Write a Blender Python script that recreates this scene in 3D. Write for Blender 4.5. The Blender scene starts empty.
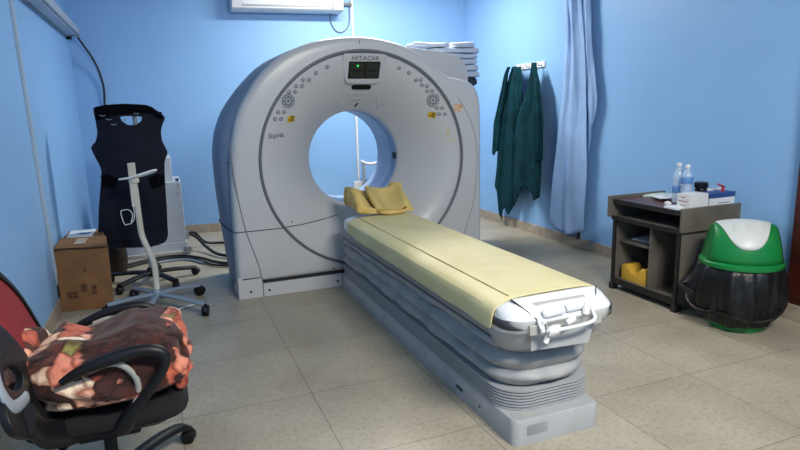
import bpy, bmesh, math, random
from mathutils import Vector, Matrix, noise
random.seed(7)
PI = math.pi
C = bpy.context.scene.collection

# ------------------------------------------------------------------ materials
def srgb(h):
    h = h.lstrip('#'); v = [int(h[i:i+2], 16)/255 for i in (0, 2, 4)]
    return tuple(c/12.92 if c <= .04045 else ((c+.055)/1.055)**2.4 for c in v) + (1,)

def mat(name, col, rough=.5, metal=0, var=.08, scale=6, bump=0, bscale=60, col2=None, trans=0, alpha=1, coat=0, spec=.5, sheen=0):
    m = bpy.data.materials.new(name); m.use_nodes = True
    nt = m.node_tree; b = nt.nodes['Principled BSDF']
    c = srgb(col) if isinstance(col, str) else col
    c2 = srgb(col2) if col2 else tuple(max(0, x*(1-var*2.2)) for x in c[:3]) + (1,)
    tc = nt.nodes.new('ShaderNodeTexCoord')
    n = nt.nodes.new('ShaderNodeTexNoise'); n.inputs['Scale'].default_value = scale; n.inputs['Detail'].default_value = 5
    r = nt.nodes.new('ShaderNodeValToRGB'); r.color_ramp.elements[0].position = .35; r.color_ramp.elements[1].position = .65
    r.color_ramp.elements[0].color = c2; r.color_ramp.elements[1].color = c
    nt.links.new(tc.outputs['Object'], n.inputs['Vector']); nt.links.new(n.outputs['Fac'], r.inputs['Fac'])
    nt.links.new(r.outputs['Color'], b.inputs['Base Color'])
    b.inputs['Roughness'].default_value = rough; b.inputs['Metallic'].default_value = metal
    b.inputs['Transmission Weight'].default_value = trans; b.inputs['Alpha'].default_value = alpha
    b.inputs['Coat Weight'].default_value = coat; b.inputs['Specular IOR Level'].default_value = spec
    b.inputs['Sheen Weight'].default_value = sheen
    if bump:
        n2 = nt.nodes.new('ShaderNodeTexNoise'); n2.inputs['Scale'].default_value = bscale; n2.inputs['Detail'].default_value = 4
        bp = nt.nodes.new('ShaderNodeBump'); bp.inputs['Strength'].default_value = bump; bp.inputs['Distance'].default_value = .01
        nt.links.new(tc.outputs['Object'], n2.inputs['Vector']); nt.links.new(n2.outputs['Fac'], bp.inputs['Height'])
        nt.links.new(bp.outputs['Normal'], b.inputs['Normal'])
    return m

WALL = mat('blue_wall_paint', '#88b5e3', .42, var=.02, scale=1.5, bump=.10, bscale=9, spec=.35)
CEIL = mat('ceiling_paint', '#dfe4e8', .8, var=.02)
BASE = mat('baseboard_stone', '#a89c8c', .45, var=.10, scale=14, bump=.05)
WOOD = mat('red_brown_wood', '#4a1f18', .4, var=.2, scale=5)
PLAST = mat('gantry_plastic', '#bcbdbe', .32, var=.015, scale=3, spec=.4)
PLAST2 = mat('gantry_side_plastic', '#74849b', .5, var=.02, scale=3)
PLASTW = mat('white_plastic', '#d9dcde', .35, var=.02, scale=5)
BORE = mat('bore_plastic', '#94a8c9', .35, var=.02, scale=3)
GROOVE = mat('dark_grey_groove', '#5d6267', .4, var=.03)
SEAM = mat('seam_black', '#1a1c1f', .7, var=.02)
SEAMG = mat('seam_grey', '#6c7076', .6, var=.02)
BLACK = mat('black_plastic', '#121316', .45, var=.03, bump=.03, spec=.3)
BLACKF = mat('black_fabric', '#131215', .95, var=.2, scale=40, bump=.2, bscale=200)
GLASSB = mat('display_black', '#07090c', .15, var=.05)
MAT_Y = mat('yellow_vinyl', '#d8cf9f', .55, var=.06, scale=4, bump=.12, bscale=12, col2='#cbc08c')
FOAM_Y = mat('yellow_foam', '#dcc077', .7, var=.10, scale=9, bump=.15, bscale=40, col2='#bd9d50')
BELLOW = mat('bellows_grey', '#a5a5a4', .55, var=.07, scale=8, bump=.15, bscale=14, col2='#8b8e90')
PLEAT = mat('pleat_grey', '#9fa2a5', .5, var=.04)
TBASE = mat('table_base_grey', '#a7aaab', .4, var=.05, scale=9)
SIDEG = mat('table_side_grey', '#868c93', .45, var=.03)
TAPE = mat('tape_white', '#d9d9d6', .45, var=.06, scale=40, bump=.2, bscale=70)
LATCH = mat('latch_grey', '#a9a9a4', .4, var=.02)
RED = mat('red_mesh_fabric', '#8c1420', .8, var=.15, scale=60, bump=.4, bscale=160)
GREYP = mat('grey_plastic', '#8b939b', .45, var=.04)
GREYB = mat('grey_blue_metal', '#8796a6', .4, var=.05)
BEIGEP = mat('off_white_tube', '#c9c6b8', .4, var=.05)
APRON = mat('navy_apron', '#0c1126', .7, var=.25, scale=10, bump=.25, bscale=12, spec=.25)
BRIND = mat('dark_binding', '#05060b', .9, var=.1, spec=.1)
GREEN = mat('green_gown', '#04353f', .9, var=.2, scale=10, bump=.1, bscale=60, spec=.15)
CURT = mat('curtain_blue', '#8fb0da', .85, var=.06, scale=5, bump=.05, bscale=200)
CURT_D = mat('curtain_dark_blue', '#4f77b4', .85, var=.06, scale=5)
CARTON = mat('cardboard', '#845d39', .8, var=.10, scale=7, bump=.05)
PAPER = mat('paper_white', '#d8dde2', .7, var=.03)
PAPERG = mat('paper_green_white', '#c3d0c6', .7, var=.05)
INKB = mat('ink_blue', '#2c4f86', .6, var=.05)
INKR = mat('ink_red', '#b4453f', .6, var=.05)
DESK = mat('desk_dark_laminate', '#6a655d', .5, var=.15, scale=5)
DESKT = mat('desk_top_burgundy', '#552f2c', .4, var=.2, scale=6)
DESKE = mat('desk_edge_black', '#1d1b1b', .5, var=.1)
BING = mat('bin_green', '#0c7c3a', .35, var=.05)
BINW = mat('bin_flap_white', '#ccd0cb', .4, var=.04)
STEEL = mat('steel', '#b0b4b8', .3, metal=.8, var=.05)
REDP = mat('red_plastic', '#a3242a', .4, var=.05)
YEL = mat('label_yellow', '#d9b318', .5, var=.03)
RUST = mat('sticker_orange', '#b9764c', .7, var=.3, scale=50, col2='#d8c7a8')
CREAM = mat('sticker_cream', '#c9bf9e', .7, var=.1, scale=60)
LED = mat('led_green', '#2ec24a', .4, var=.02)
LED.node_tree.nodes['Principled BSDF'].inputs['Emission Color'].default_value = srgb('#2ec24a')
LED.node_tree.nodes['Principled BSDF'].inputs['Emission Strength'].default_value = 1.2
BAGB = mat('black_bag', '#121214', .42, var=.2, scale=6, bump=.8, bscale=14, spec=.4)
BROWN = mat('brown_cloth', '#33241a', .85, var=.3, scale=25)
PLUSHB = mat('towel_white', '#bcc7d8', .6, var=.05, scale=12, bump=.3, bscale=14)
CABB = mat('cable_black', '#15171a', .5, var=.1)
BOTTLE = mat('bottle_plastic', '#c9dcf0', .12, var=.02, alpha=.5, spec=.8)
BLABEL = mat('bottle_label_blue', '#5e8cc8', .4, var=.05)
CABW = mat('cabinet_metal', '#b4bcc6', .45, var=.03)

def floor_mat():
    m = bpy.data.materials.new('floor_tiles'); m.use_nodes = True; nt = m.node_tree; b = nt.nodes['Principled BSDF']
    tc = nt.nodes.new('ShaderNodeTexCoord'); mp = nt.nodes.new('ShaderNodeMapping')
    mp.inputs['Location'].default_value = (-.585/.615, -2.13/.62, 0); mp.inputs['Scale'].default_value = (1/.615, 1/.62, 1)
    nt.links.new(tc.outputs['Object'], mp.inputs['Vector'])
    br = nt.nodes.new('ShaderNodeTexBrick'); br.offset = 0; br.squash = 1
    for k, v in dict(Scale=1.0, **{'Mortar Size': .0045, 'Mortar Smooth': .3, 'Brick Width': 1.0, 'Row Height': 1.0, 'Bias': 0}).items(): br.inputs[k].default_value = v
    br.inputs['Color1'].default_value = srgb('#a8a293'); br.inputs['Color2'].default_value = srgb('#a09a8b'); br.inputs['Mortar'].default_value = srgb('#7b7569')
    nt.links.new(mp.outputs['Vector'], br.inputs['Vector'])
    n1 = nt.nodes.new('ShaderNodeTexNoise'); n1.inputs['Scale'].default_value = 2.2; n1.inputs['Detail'].default_value = 8
    n2 = nt.nodes.new('ShaderNodeTexNoise'); n2.inputs['Scale'].default_value = 45; n2.inputs['Detail'].default_value = 6
    for n in (n1, n2): nt.links.new(tc.outputs['Object'], n.inputs['Vector'])
    r1 = nt.nodes.new('ShaderNodeValToRGB'); r1.color_ramp.elements[0].position = .3; r1.color_ramp.elements[1].position = .7
    r1.color_ramp.elements[0].color = (.78, .76, .72, 1); r1.color_ramp.elements[1].color = (1.08, 1.07, 1.06, 1)
    r2 = nt.nodes.new('ShaderNodeValToRGB'); r2.color_ramp.elements[0].position = .3; r2.color_ramp.elements[1].position = .55
    r2.color_ramp.elements[0].color = (.82, .79, .74, 1); r2.color_ramp.elements[1].color = (1, 1, 1, 1)
    nt.links.new(n1.outputs['Fac'], r1.inputs['Fac']); nt.links.new(n2.outputs['Fac'], r2.inputs['Fac'])
    a = nt.nodes.new('ShaderNodeMix'); a.data_type = 'RGBA'; a.blend_type = 'MULTIPLY'; a.inputs[0].default_value = 1
    c = nt.nodes.new('ShaderNodeMix'); c.data_type = 'RGBA'; c.blend_type = 'MULTIPLY'; c.inputs[0].default_value = 1
    nt.links.new(br.outputs['Color'], a.inputs[6]); nt.links.new(r1.outputs['Color'], a.inputs[7])
    nt.links.new(a.outputs[2], c.inputs[6]); nt.links.new(r2.outputs['Color'], c.inputs[7])
    nt.links.new(c.outputs[2], b.inputs['Base Color'])
    b.inputs['Roughness'].default_value = .42; b.inputs['Specular IOR Level'].default_value = .35
    bp = nt.nodes.new('ShaderNodeBump'); bp.inputs['Strength'].default_value = .25; bp.inputs['Distance'].default_value = .004; bp.invert = True
    nt.links.new(br.outputs['Fac'], bp.inputs['Height']); nt.links.new(bp.outputs['Normal'], b.inputs['Normal'])
    return m
FLOOR = floor_mat()

def blanket_mat():
    m = bpy.data.materials.new('plush_floral'); m.use_nodes = True; nt = m.node_tree; b = nt.nodes['Principled BSDF']
    at = nt.nodes.new('ShaderNodeAttribute'); at.attribute_name = 'floral'
    tc = nt.nodes.new('ShaderNodeTexCoord')
    nz = nt.nodes.new('ShaderNodeTexNoise'); nz.inputs['Scale'].default_value = 7
    mx = nt.nodes.new('ShaderNodeMix'); mx.data_type = 'VECTOR'; mx.inputs[0].default_value = .12
    nt.links.new(tc.outputs['Object'], nz.inputs['Vector'])
    nt.links.new(tc.outputs['Object'], mx.inputs[4]); nt.links.new(nz.outputs['Color'], mx.inputs[5])
    v = nt.nodes.new('ShaderNodeTexVoronoi'); v.inputs['Scale'].default_value = 17; nt.links.new(mx.outputs[1], v.inputs['Vector'])
    v2 = nt.nodes.new('ShaderNodeTexVoronoi'); v2.feature = 'DISTANCE_TO_EDGE'; v2.inputs['Scale'].default_value = 17; nt.links.new(mx.outputs[1], v2.inputs['Vector'])
    sp = nt.nodes.new('ShaderNodeSeparateColor'); nt.links.new(v.outputs['Color'], sp.inputs[0])
    r = nt.nodes.new('ShaderNodeValToRGB'); r.color_ramp.interpolation = 'CONSTANT'
    cr = r.color_ramp; cr.elements[0].position = 0; cr.elements[0].color = srgb('#3a1a14')
    cr.elements[1].position = .9; cr.elements[1].color = srgb('#f2dcc0')
    for p, c in ((.2, '#d4836a'), (.36, '#ecc9aa'), (.5, '#5a2a20'), (.6, '#bd6048'), (.74, '#e6a88e'), (.85, '#8f8a4c')):
        e = cr.elements.new(p); e.color = srgb(c)
    nt.links.new(sp.outputs[0], r.inputs['Fac'])
    er = nt.nodes.new('ShaderNodeValToRGB'); er.color_ramp.elements[0].position = .0; er.color_ramp.elements[1].position = .16
    er.color_ramp.elements[0].color = (.30, .13, .09, 1); er.color_ramp.elements[1].color = (1, 1, 1, 1)
    nt.links.new(v2.outputs['Distance'], er.inputs['Fac'])
    pm = nt.nodes.new('ShaderNodeMix'); pm.data_type = 'RGBA'; pm.blend_type = 'MULTIPLY'; pm.inputs[0].default_value = .9
    nt.links.new(r.outputs['Color'], pm.inputs[6]); nt.links.new(er.outputs['Color'], pm.inputs[7])
    n3 = nt.nodes.new('ShaderNodeTexNoise'); n3.inputs['Scale'].default_value = 30; n3.inputs['Detail'].default_value = 6
    nt.links.new(tc.outputs['Object'], n3.inputs['Vector'])
    r3 = nt.nodes.new('ShaderNodeValToRGB'); r3.color_ramp.elements[0].color = srgb('#180704'); r3.color_ramp.elements[1].color = srgb('#4c1e13')
    r3.color_ramp.elements[0].position = .3; r3.color_ramp.elements[1].position = .75
    nt.links.new(n3.outputs['Fac'], r3.inputs['Fac'])
    mul = nt.nodes.new('ShaderNodeMix'); mul.data_type = 'RGBA'; mul.blend_type = 'OVERLAY'; mul.inputs[0].default_value = .35
    nt.links.new(pm.outputs[2], mul.inputs[6]); nt.links.new(n3.outputs['Fac'], mul.inputs[7])
    fm = nt.nodes.new('ShaderNodeMix'); fm.data_type = 'RGBA'
    nt.links.new(at.outputs['Fac'], fm.inputs[0]); nt.links.new(r3.outputs['Color'], fm.inputs[6]); nt.links.new(mul.outputs[2], fm.inputs[7])
    nt.links.new(fm.outputs[2], b.inputs['Base Color'])
    b.inputs['Roughness'].default_value = .9; b.inputs['Sheen Weight'].default_value = .08
    n4 = nt.nodes.new('ShaderNodeTexNoise'); n4.inputs['Scale'].default_value = 120; nt.links.new(tc.outputs['Object'], n4.inputs['Vector'])
    bp = nt.nodes.new('ShaderNodeBump'); bp.inputs['Strength'].default_value = .5; bp.inputs['Distance'].default_value = .006
    nt.links.new(n4.outputs['Fac'], bp.inputs['Height']); nt.links.new(bp.outputs['Normal'], b.inputs['Normal'])
    return m
BLANKET = blanket_mat()

# ------------------------------------------------------------------ helpers (all shapes written in world coordinates)
def empty(name, loc, label, cat, group=None):
    o = bpy.data.objects.new(name, None); C.objects.link(o); o.location = loc; o.empty_display_size = .1
    o['label'] = label; o['category'] = cat
    if group: o['group'] = group
    return o
def wloc(o):
    v = Vector((0, 0, 0))
    while o is not None: v += o.location; o = o.parent
    return v
def obj(name, bm, m, parent=None, smooth=False, origin=None, label=None, cat=None, group=None, kind=None, bevel=0, subsurf=0, solid=0, autos=None):
    base = wloc(parent) if parent else Vector((0, 0, 0))
    og = Vector(origin) if origin else Vector((0, 0, 0))
    if isinstance(bm, bmesh.types.BMesh):
        bmesh.ops.recalc_face_normals(bm, faces=bm.faces)
        me = bpy.data.meshes.new(name); bm.to_mesh(me); bm.free()
    else: me = bm
    if origin is None and parent is None and len(me.vertices):
        xs = [v.co for v in me.vertices]
        og = Vector((sum(v.x for v in xs)/len(xs), sum(v.y for v in xs)/len(xs), min(v.z for v in xs)))
    sh = (base if parent else og)
    me.transform(Matrix.Translation(-sh))
    o = bpy.data.objects.new(name, me); C.objects.link(o)
    if parent: o.parent = parent
    else: o.location = og
    me.materials.append(m)
    if smooth or autos:
        me.polygons.foreach_set('use_smooth', [True]*len(me.polygons))
        me.set_sharp_from_angle(angle=math.radians(autos or 40))
    if bevel:
        b = o.modifiers.new('b', 'BEVEL'); b.width = bevel; b.segments = 3; b.limit_method = 'ANGLE'; b.angle_limit = math.radians(40)
        me.polygons.foreach_set('use_smooth', [True]*len(me.polygons)); me.set_sharp_from_angle(angle=math.radians(50))
        b.harden_normals = False
    if solid:
        s = o.modifiers.new('s', 'SOLIDIFY'); s.thickness = solid; s.offset = 0
    if subsurf:
        s = o.modifiers.new('ss', 'SUBSURF'); s.levels = s.render_levels = subsurf
    if label: o['label'] = label
    if cat: o['category'] = cat
    if group: o['group'] = group
    if kind: o['kind'] = kind
    return o
def NB(): return bmesh.new()
def box(bm, x0, x1, y0, y1, z0, z1):
    vs = [bm.verts.new(p) for p in ((x0,y0,z0),(x1,y0,z0),(x1,y1,z0),(x0,y1,z0),(x0,y0,z1),(x1,y0,z1),(x1,y1,z1),(x0,y1,z1))]
    for f in ((0,3,2,1),(4,5,6,7),(0,1,5,4),(1,2,6,5),(2,3,7,6),(3,0,4,7)): bm.faces.new([vs[i] for i in f])
    return bm
def B(*a): return box(NB(), *a)
def obox(bm, c, ax, ay, az, hx, hy, hz):
    c = Vector(c); ax, ay, az = (Vector(a).normalized() for a in (ax, ay, az))
    vs = [bm.verts.new(c+ax*hx*i+ay*hy*j+az*hz*k) for k in (-1,1) for j in (-1,1) for i in (-1,1)]
    for f in ((0,2,3,1),(4,5,7,6),(0,1,5,4),(1,3,7,5),(3,2,6,7),(2,0,4,6)): bm.faces.new([vs[i] for i in f])
    return bm
def rings(bm, R, closed=True, cap=True, loop=False):
    V = [[bm.verts.new(p) for p in r] for r in R]
    n = len(V[0]); rr = range(len(V) if loop else len(V)-1)
    for i in rr:
        a, b = V[i], V[(i+1) % len(V)]
        for j in range(n if closed else n-1):
            k = (j+1) % n
            bm.faces.new((a[j], a[k], b[k], b[j]))
    if cap and not loop and closed:
        bm.faces.new(V[0][::-1]); bm.faces.new(V[-1])
    return bm
def smoothpts(pts, n=6, closed=False):
    P = [Vector(p) for p in pts]; out = []
    N = len(P); seg = N if closed else N-1
    for i in range(seg):
        if closed: p0, p1, p2, p3 = P[(i-1) % N], P[i], P[(i+1) % N], P[(i+2) % N]
        else: p0, p1, p2, p3 = P[max(i-1,0)], P[i], P[i+1], P[min(i+2,N-1)]
        for k in range(n):
            t = k/n
            out.append(.5*((2*p1)+(p2-p0)*t+(2*p0-5*p1+4*p2-p3)*t*t+(3*p1-p0-3*p2+p3)*t**3))
    if not closed: out.append(P[-1])
    return out
def tube(bm, pts, r, n=10, sm=0, closed=False, flat=None, up=None):
    """round (or elliptic: flat=(ru, rv) with up) tube; r may be a list"""
    P = [Vector(p) for p in pts]
    if sm:
        rl = r if isinstance(r, (list, tuple)) else None
        N0 = len(P)
        P = smoothpts(P, sm, closed)
        if rl:
            r = []
            for i in range(len(P)):
                t = i/sm; a = min(int(t), N0-1); b = min(a+1, N0-1); r.append(rl[a]+(rl[b]-rl[a])*(t-a))
    R = []; N = len(P); prev = None
    for i, p in enumerate(P):
        if closed: d = (P[(i+1) % N]-P[(i-1) % N]).normalized()
        else: d = (P[min(i+1,N-1)]-P[max(i-1,0)]).normalized()
        if up is not None: u = Vector(up)
        elif prev is None: u = Vector((0,0,1)) if abs(d.z) < .9 else Vector((1,0,0))
        else: u = prev
        u = (u - d*u.dot(d)).normalized(); prev = u
        v = d.cross(u)
        ri = r[i] if isinstance(r, (list, tuple)) else r
        a, b = (flat if flat else (ri, ri))
        R.append([p+u*a*math.cos(2*PI*k/n)+v*b*math.sin(2*PI*k/n) for k in range(n)])
    return rings(bm, R, loop=closed)
def T(pts, r, **k): return tube(NB(), pts, r, **k)
def lathe(bm, c, prof, n=32, axis='z', cap=True):
    c = Vector(c); R = []
    for r, h in prof:
        ring = []
        for k in range(n):
            a = 2*PI*k/n; x, y = r*math.cos(a), r*math.sin(a)
            ring.append(c+(Vector((x, y, h)) if axis == 'z' else Vector((h, x, y)) if axis == 'x' else Vector((x, h, y))))
        R.append(ring)
    return rings(bm, R, cap=cap)
def rrect(x0, x1, y0, y1, r, n=6):
    out = []
    for cx, cy, a0 in ((x1-r, y1-r, 0), (x0+r, y1-r, 90), (x0+r, y0+r, 180), (x1-r, y0+r, 270)):
        for k in range(n+1):
            a = math.radians(a0+90*k/n); out.append((cx+r*math.cos(a), cy+r*math.sin(a)))
    return out
def prism(outl, depth, M=None, bevel=0, res=1):
    """outlines in a plane (first outer, others holes) -> solid mesh through a filled 2D curve"""
    cu = bpy.data.curves.new('c', 'CURVE'); cu.dimensions = '2D'; cu.fill_mode = 'BOTH'; cu.extrude = depth/2
    if bevel: cu.bevel_depth = bevel; cu.bevel_resolution = 2
    for o in outl:
        s = cu.splines.new('POLY'); s.points.add(len(o)-1); s.use_cyclic_u = True
        for p, q in zip(s.points, o): p.co = (q[0], q[1], 0, 1)
    ob = bpy.data.objects.new('c', cu); C.objects.link(ob)
    me = bpy.data.meshes.new_from_object(ob.evaluated_get(bpy.context.evaluated_depsgraph_get()))
    bpy.data.objects.remove(ob); bpy.data.curves.remove(cu)
    me.materials.clear()
    bm = NB(); bm.from_mesh(me); bpy.data.meshes.remove(me)
    bmesh.ops.remove_doubles(bm, verts=bm.verts, dist=1e-5)
    if M is not None: bmesh.ops.transform(bm, matrix=M, verts=bm.verts)
    return bm
def frame_mat(o, u, v):      # plane with local x along u, y along v
    u = Vector(u).normalized(); v = Vector(v).normalized(); w = u.cross(v)
    m = Matrix((u, v, w)).transposed().to_4x4(); m.translation = Vector(o); return m
def XZ(y): return frame_mat((0, y, 0), (1,0,0), (0,0,1))
def smooth2(pts, n=4):
    return [(p.x, p.y) for p in smoothpts([(a, b, 0) for a, b in pts], n, True)]
def text(body, size, M, ext=.0015, shear=0, sx=1):
    cu = bpy.data.curves.new('t', 'FONT'); cu.body = body; cu.size = size; cu.extrude = ext; cu.shear = shear
    cu.align_x = 'CENTER'; cu.align_y = 'CENTER'; cu.resolution_u = 3
    ob = bpy.data.objects.new('t', cu); C.objects.link(ob); bpy.context.view_layer.update()
    me = bpy.data.meshes.new_from_object(ob.evaluated_get(bpy.context.evaluated_depsgraph_get()))
    bpy.data.objects.remove(ob); bpy.data.curves.remove(cu); me.materials.clear()
    bm = NB(); bm.from_mesh(me); bpy.data.meshes.remove(me)
    bmesh.ops.transform(bm, matrix=M @ Matrix.Scale(sx, 4, (1,0,0)), verts=bm.verts)
    return bm
def interp(tbl, t):
    if t <= tbl[0][0]: return tbl[0][1]
    for (a, va), (b, vb) in zip(tbl, tbl[1:]):
        if t <= b: return va+(vb-va)*(t-a)/(b-a)
    return tbl[-1][1]

# ================================================================== room
RX, LX, BY, CZ, FY = 3.72, -.80, 7.33, 3.05, -1.6
def yb(x): return 7.355-.089*x          # the back wall runs slightly askew
def slant(bm):
    for v in bm.verts: v.co.y += yb(v.co.x)-BY
    return bm
def struct(name, bm, m, **k): return obj(name, bm, m, kind='structure', **k)
struct('floor', B(LX-.12, RX+.12, FY-.12, BY+.22, -.1, 0), FLOOR, origin=(0, 0, 0))
struct('ceiling', B(LX-.12, RX+.12, FY-.12, BY+.22, CZ, CZ+.1), CEIL)
struct('wall_back', slant(B(LX-.12, RX+.12, BY, BY+.12, 0, CZ)), WALL)
struct('wall_left', B(LX-.12, LX, FY, BY+.096, 0, CZ), WALL)
struct('wall_right', B(RX, RX+.12, FY, 7.02, 0, CZ), WALL)
struct('wall_front', B(LX-.12, RX+.12, FY-.12, FY, 0, CZ), WALL)
def board(bm, x0, x1, y0, y1, n, along):
    # tiles with hairline joints
    for i in range(n):
        if along == 'x': a = x0+(x1-x0)*i/n; b = x0+(x1-x0)*(i+1)/n; box(bm, a+.001, b-.001, y0, y1, 0, .1)
        else: a = y0+(y1-y0)*i/n; b = y0+(y1-y0)*(i+1)/n; box(bm, x0, x1, a+.001, b-.001, 0, .1)
    return bm
struct('baseboard_back', slant(board(NB(), LX, RX, BY-.015, BY, 8, 'x')), BASE, bevel=.002)
struct('baseboard_left', board(NB(), LX, LX+.015, FY, BY+.08, 14, 'y'), BASE, bevel=.002)
struct('baseboard_right', board(NB(), RX-.015, RX, 2.5, 7.008, 8, 'y'), BASE, bevel=.002)
# door opening casing at the right
struct('trim_1', B(RX-.07, RX, 2.37, 2.5, .10, 2.2), WOOD, bevel=.006)
struct('trim_2', B(RX-.085, RX, 1.35, 2.505, 0, .10), BASE, bevel=.004)
struct('door_1', B(RX-.045, RX, 1.42, 2.37, .10, 2.15), WOOD, bevel=.005)
struct('trim_3', B(RX-.07, RX, 1.29, 1.42, .10, 2.2), WOOD, bevel=.006)

# ================================================================== gantry
GX, GY, ZC, RB, RR = 1.497, 4.45, .997, .388, .845
gan = empty('ct_scanner_gantry', (GX, GY, 0), 'large grey ring-shaped CT scanner gantry standing on the tiled floor', 'ct scanner')
FRONT = [(-1.062,.12),(-1.06,.45),(-1.055,.75),(-1.045,1.0),(-1.02,1.2),(-.965,1.39),(-.89,1.52),(-.786,1.655),(-.634,1.775),(-.483,1.848),(-.292,1.9),(-.082,1.922),
         (.12,1.915),(.34,1.865),(.52,1.782),(.62,1.717),(.71,1.645),(.745,1.628),(.80,1.622),(.90,1.598),(.955,1.570),(1.0,1.51),(1.022,1.42),(1.03,1.2),(1.03,.75),(1.03,.45),(1.03,.12)]
REAR = [(-1.065,.02),(-1.10,.45),(-1.122,.75),(-1.128,1.03),(-1.11,1.19),(-1.085,1.28),(-1.02,1.42),(-.885,1.59),(-.725,1.735),(-.565,1.82),(-.40,1.875),(-.25,1.90),(-.082,1.905),
        (.12,1.90),(.34,1.86),(.52,1.78),(.65,1.69),(.76,1.62),(.90,1.58),(.985,1.54),(1.03,1.48),(1.05,1.40),(1.06,1.1),(1.06,.75),(1.06,.45),(1.058,.02)]
def arch(poly):
    P = [(x, z+.014*max(0, min(1, (z-1.5)/.4))) for x, z in poly]
    return [(p.x, p.y) for p in smoothpts([(x, z, 0) for x, z in P], 4)]
FRONT, REAR = arch(FRONT), arch(REAR)
def radial(poly, a):
    d = (math.cos(a), math.sin(a)); best = 0; n = len(poly)
    for i in range(n):
        x1, z1 = poly[i][0], poly[i][1]-ZC; x2, z2 = poly[(i+1) % n][0], poly[(i+1) % n][1]-ZC
        ex, ez = x2-x1, z2-z1; den = d[0]*ez-d[1]*ex
        if abs(den) < 1e-9: continue
        t = (x1*ez-z1*ex)/den; s = (x1*d[1]-z1*d[0])/den
        if t > 0 and -1e-9 <= s <= 1+1e-9: best = max(best, t)
    return best
NA = 192
ANG = [2*PI*k/NA for k in range(NA)]
# put exact corner angles in for crisp bottom corners
for poly in (FRONT, REAR):
    for px, pz in (poly[0], poly[-1]):
        a = math.atan2(pz-ZC, px) % (2*PI); k = min(range(len(ANG)), key=lambda i: abs(ANG[i]-a)); ANG[k] = a
ANG.sort()
RF = [radial(FRONT, a) for a in ANG]; RRr = [radial(REAR, a) for a in ANG]
def ringp(rads, y): return [Vector((GX+r*math.cos(a), GY+y, ZC+r*math.sin(a))) for r, a in zip(rads, ANG)]
def fun_y(r): return .02+.33*max(0, min(1, (.82-r)/.432))**1.7
def face_y(x, z):
    r = math.hypot(x, z-ZC)
    return 0 if r > .822 else fun_y(r)
def normal_frame(x, z):
    e = .004
    n = Vector(((face_y(x+e, z)-face_y(x-e, z))/(2*e), -1, (face_y(x, z+e)-face_y(x, z-e))/(2*e))).normalized()
    u = Vector((1, 0, 0)); u = (u-n*u.dot(n)).normalized(); v = n.cross(u)
    return frame_mat(Vector((GX+x, GY+face_y(x, z), z)), u, v)
# face outside the ring with its rounded rim
rows = [ringp([RR]*NA, .012), ringp([RR]*NA, 0), ringp([RR+(f-RR)*.3 for f in RF], 0)]
def inset(rads, d): return [max(r-d, RR+.004) for r in rads]
for d, y in ((.05, .0), (.034, .004), (.02, .013), (.009, .028), (.003, .045), (0, .065), (0, .095), (.010, .10)): rows.append(ringp(inset(RF, d), y))
obj('front_cover', rings(NB(), rows, cap=False), PLAST, gan, autos=35)
# recessed funnel inside the ring
rad = [.822-.434*(i/26) for i in range(27)]
rows = [ringp([.822]*NA, .0)]+[ringp([r]*NA, fun_y(r)) for r in rad]+[ringp([RB-.001]*NA, .36), ringp([RB]*NA, .375)]
obj('funnel', rings(NB(), rows, cap=False), PLAST, gan, autos=50)
# dark ring between face and funnel
prof = [(.822, .012), (.8235, -.002), (.829, -.007), (.838, -.007), (.8435, -.002), (.845, .012)]
obj('ring_band', rings(NB(), [ringp([r]*NA, y) for r, y in prof], cap=False), GROOVE, gan, autos=60)
# bore liner
rows = [ringp([RB]*NA, .372), ringp([RB+.001]*NA, .38), ringp([RB+.001]*NA, .485)]
obj('bore_window', rings(NB(), rows, cap=False), mat('bore_window_blue', '#6f86ab', .3, var=.02), gan, autos=40)
rows = [ringp([RB+.001]*NA, .485), ringp([RB-.003]*NA, .488), ringp([RB-.001]*NA, .85), ringp([RB+.03]*NA, .88)]
obj('bore_liner', rings(NB(), rows, cap=False), BORE, gan, autos=40)
obj('bore_sensor', B(GX+.375, GX+.392, GY+.375, GY+.43, ZC-.035, ZC+.02), SEAM, gan, bevel=.003)
# rear housing
def mixr(a, b, t): return [x+(y-x)*t for x, y in zip(a, b)]
RFi = [r-.012 for r in RF]
rows = [ringp(RFi, .098), ringp(mixr(RFi, RRr, .45), .14), ringp(mixr(RFi, RRr, .8), .21), ringp(RRr, .33), ringp(RRr, .55), ringp([r*.985 for r in RRr], .68), ringp([r*.95 for r in RRr], .8), ringp([r*.91 for r in RRr], .87), ringp([RB+.03]*NA, .88)]
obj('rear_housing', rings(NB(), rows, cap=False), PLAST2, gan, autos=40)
# boxy shoulder block behind the arch
sh = [((x+1.497)*.964-1.497, 1.4+(z-1.4)*.964) for x, z in [(.05,1.46),(.05,1.885),(.3,1.915),(.568,1.908),(.907,1.869),(1.05,1.84),(1.12,1.80),(1.165,1.74),(1.175,1.66),(1.172,1.46)]]
obj('shoulder_housing', prism([sh], .36, frame_mat((GX, GY+.55, 0), (1,0,0), (0,0,1)), bevel=.012), PLAST, gan, autos=40)
obj('flank_cover', prism([[(.80,.02),(.80,1.60),(.90,1.60),(.985,1.565),(1.045,1.50),(1.075,1.42),(1.08,.9),(1.07,.02)]], .35, frame_mat((GX, GY+.36, 0), (1,0,0), (0,0,1)), bevel=.006), PLAST, gan, autos=40)
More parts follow.
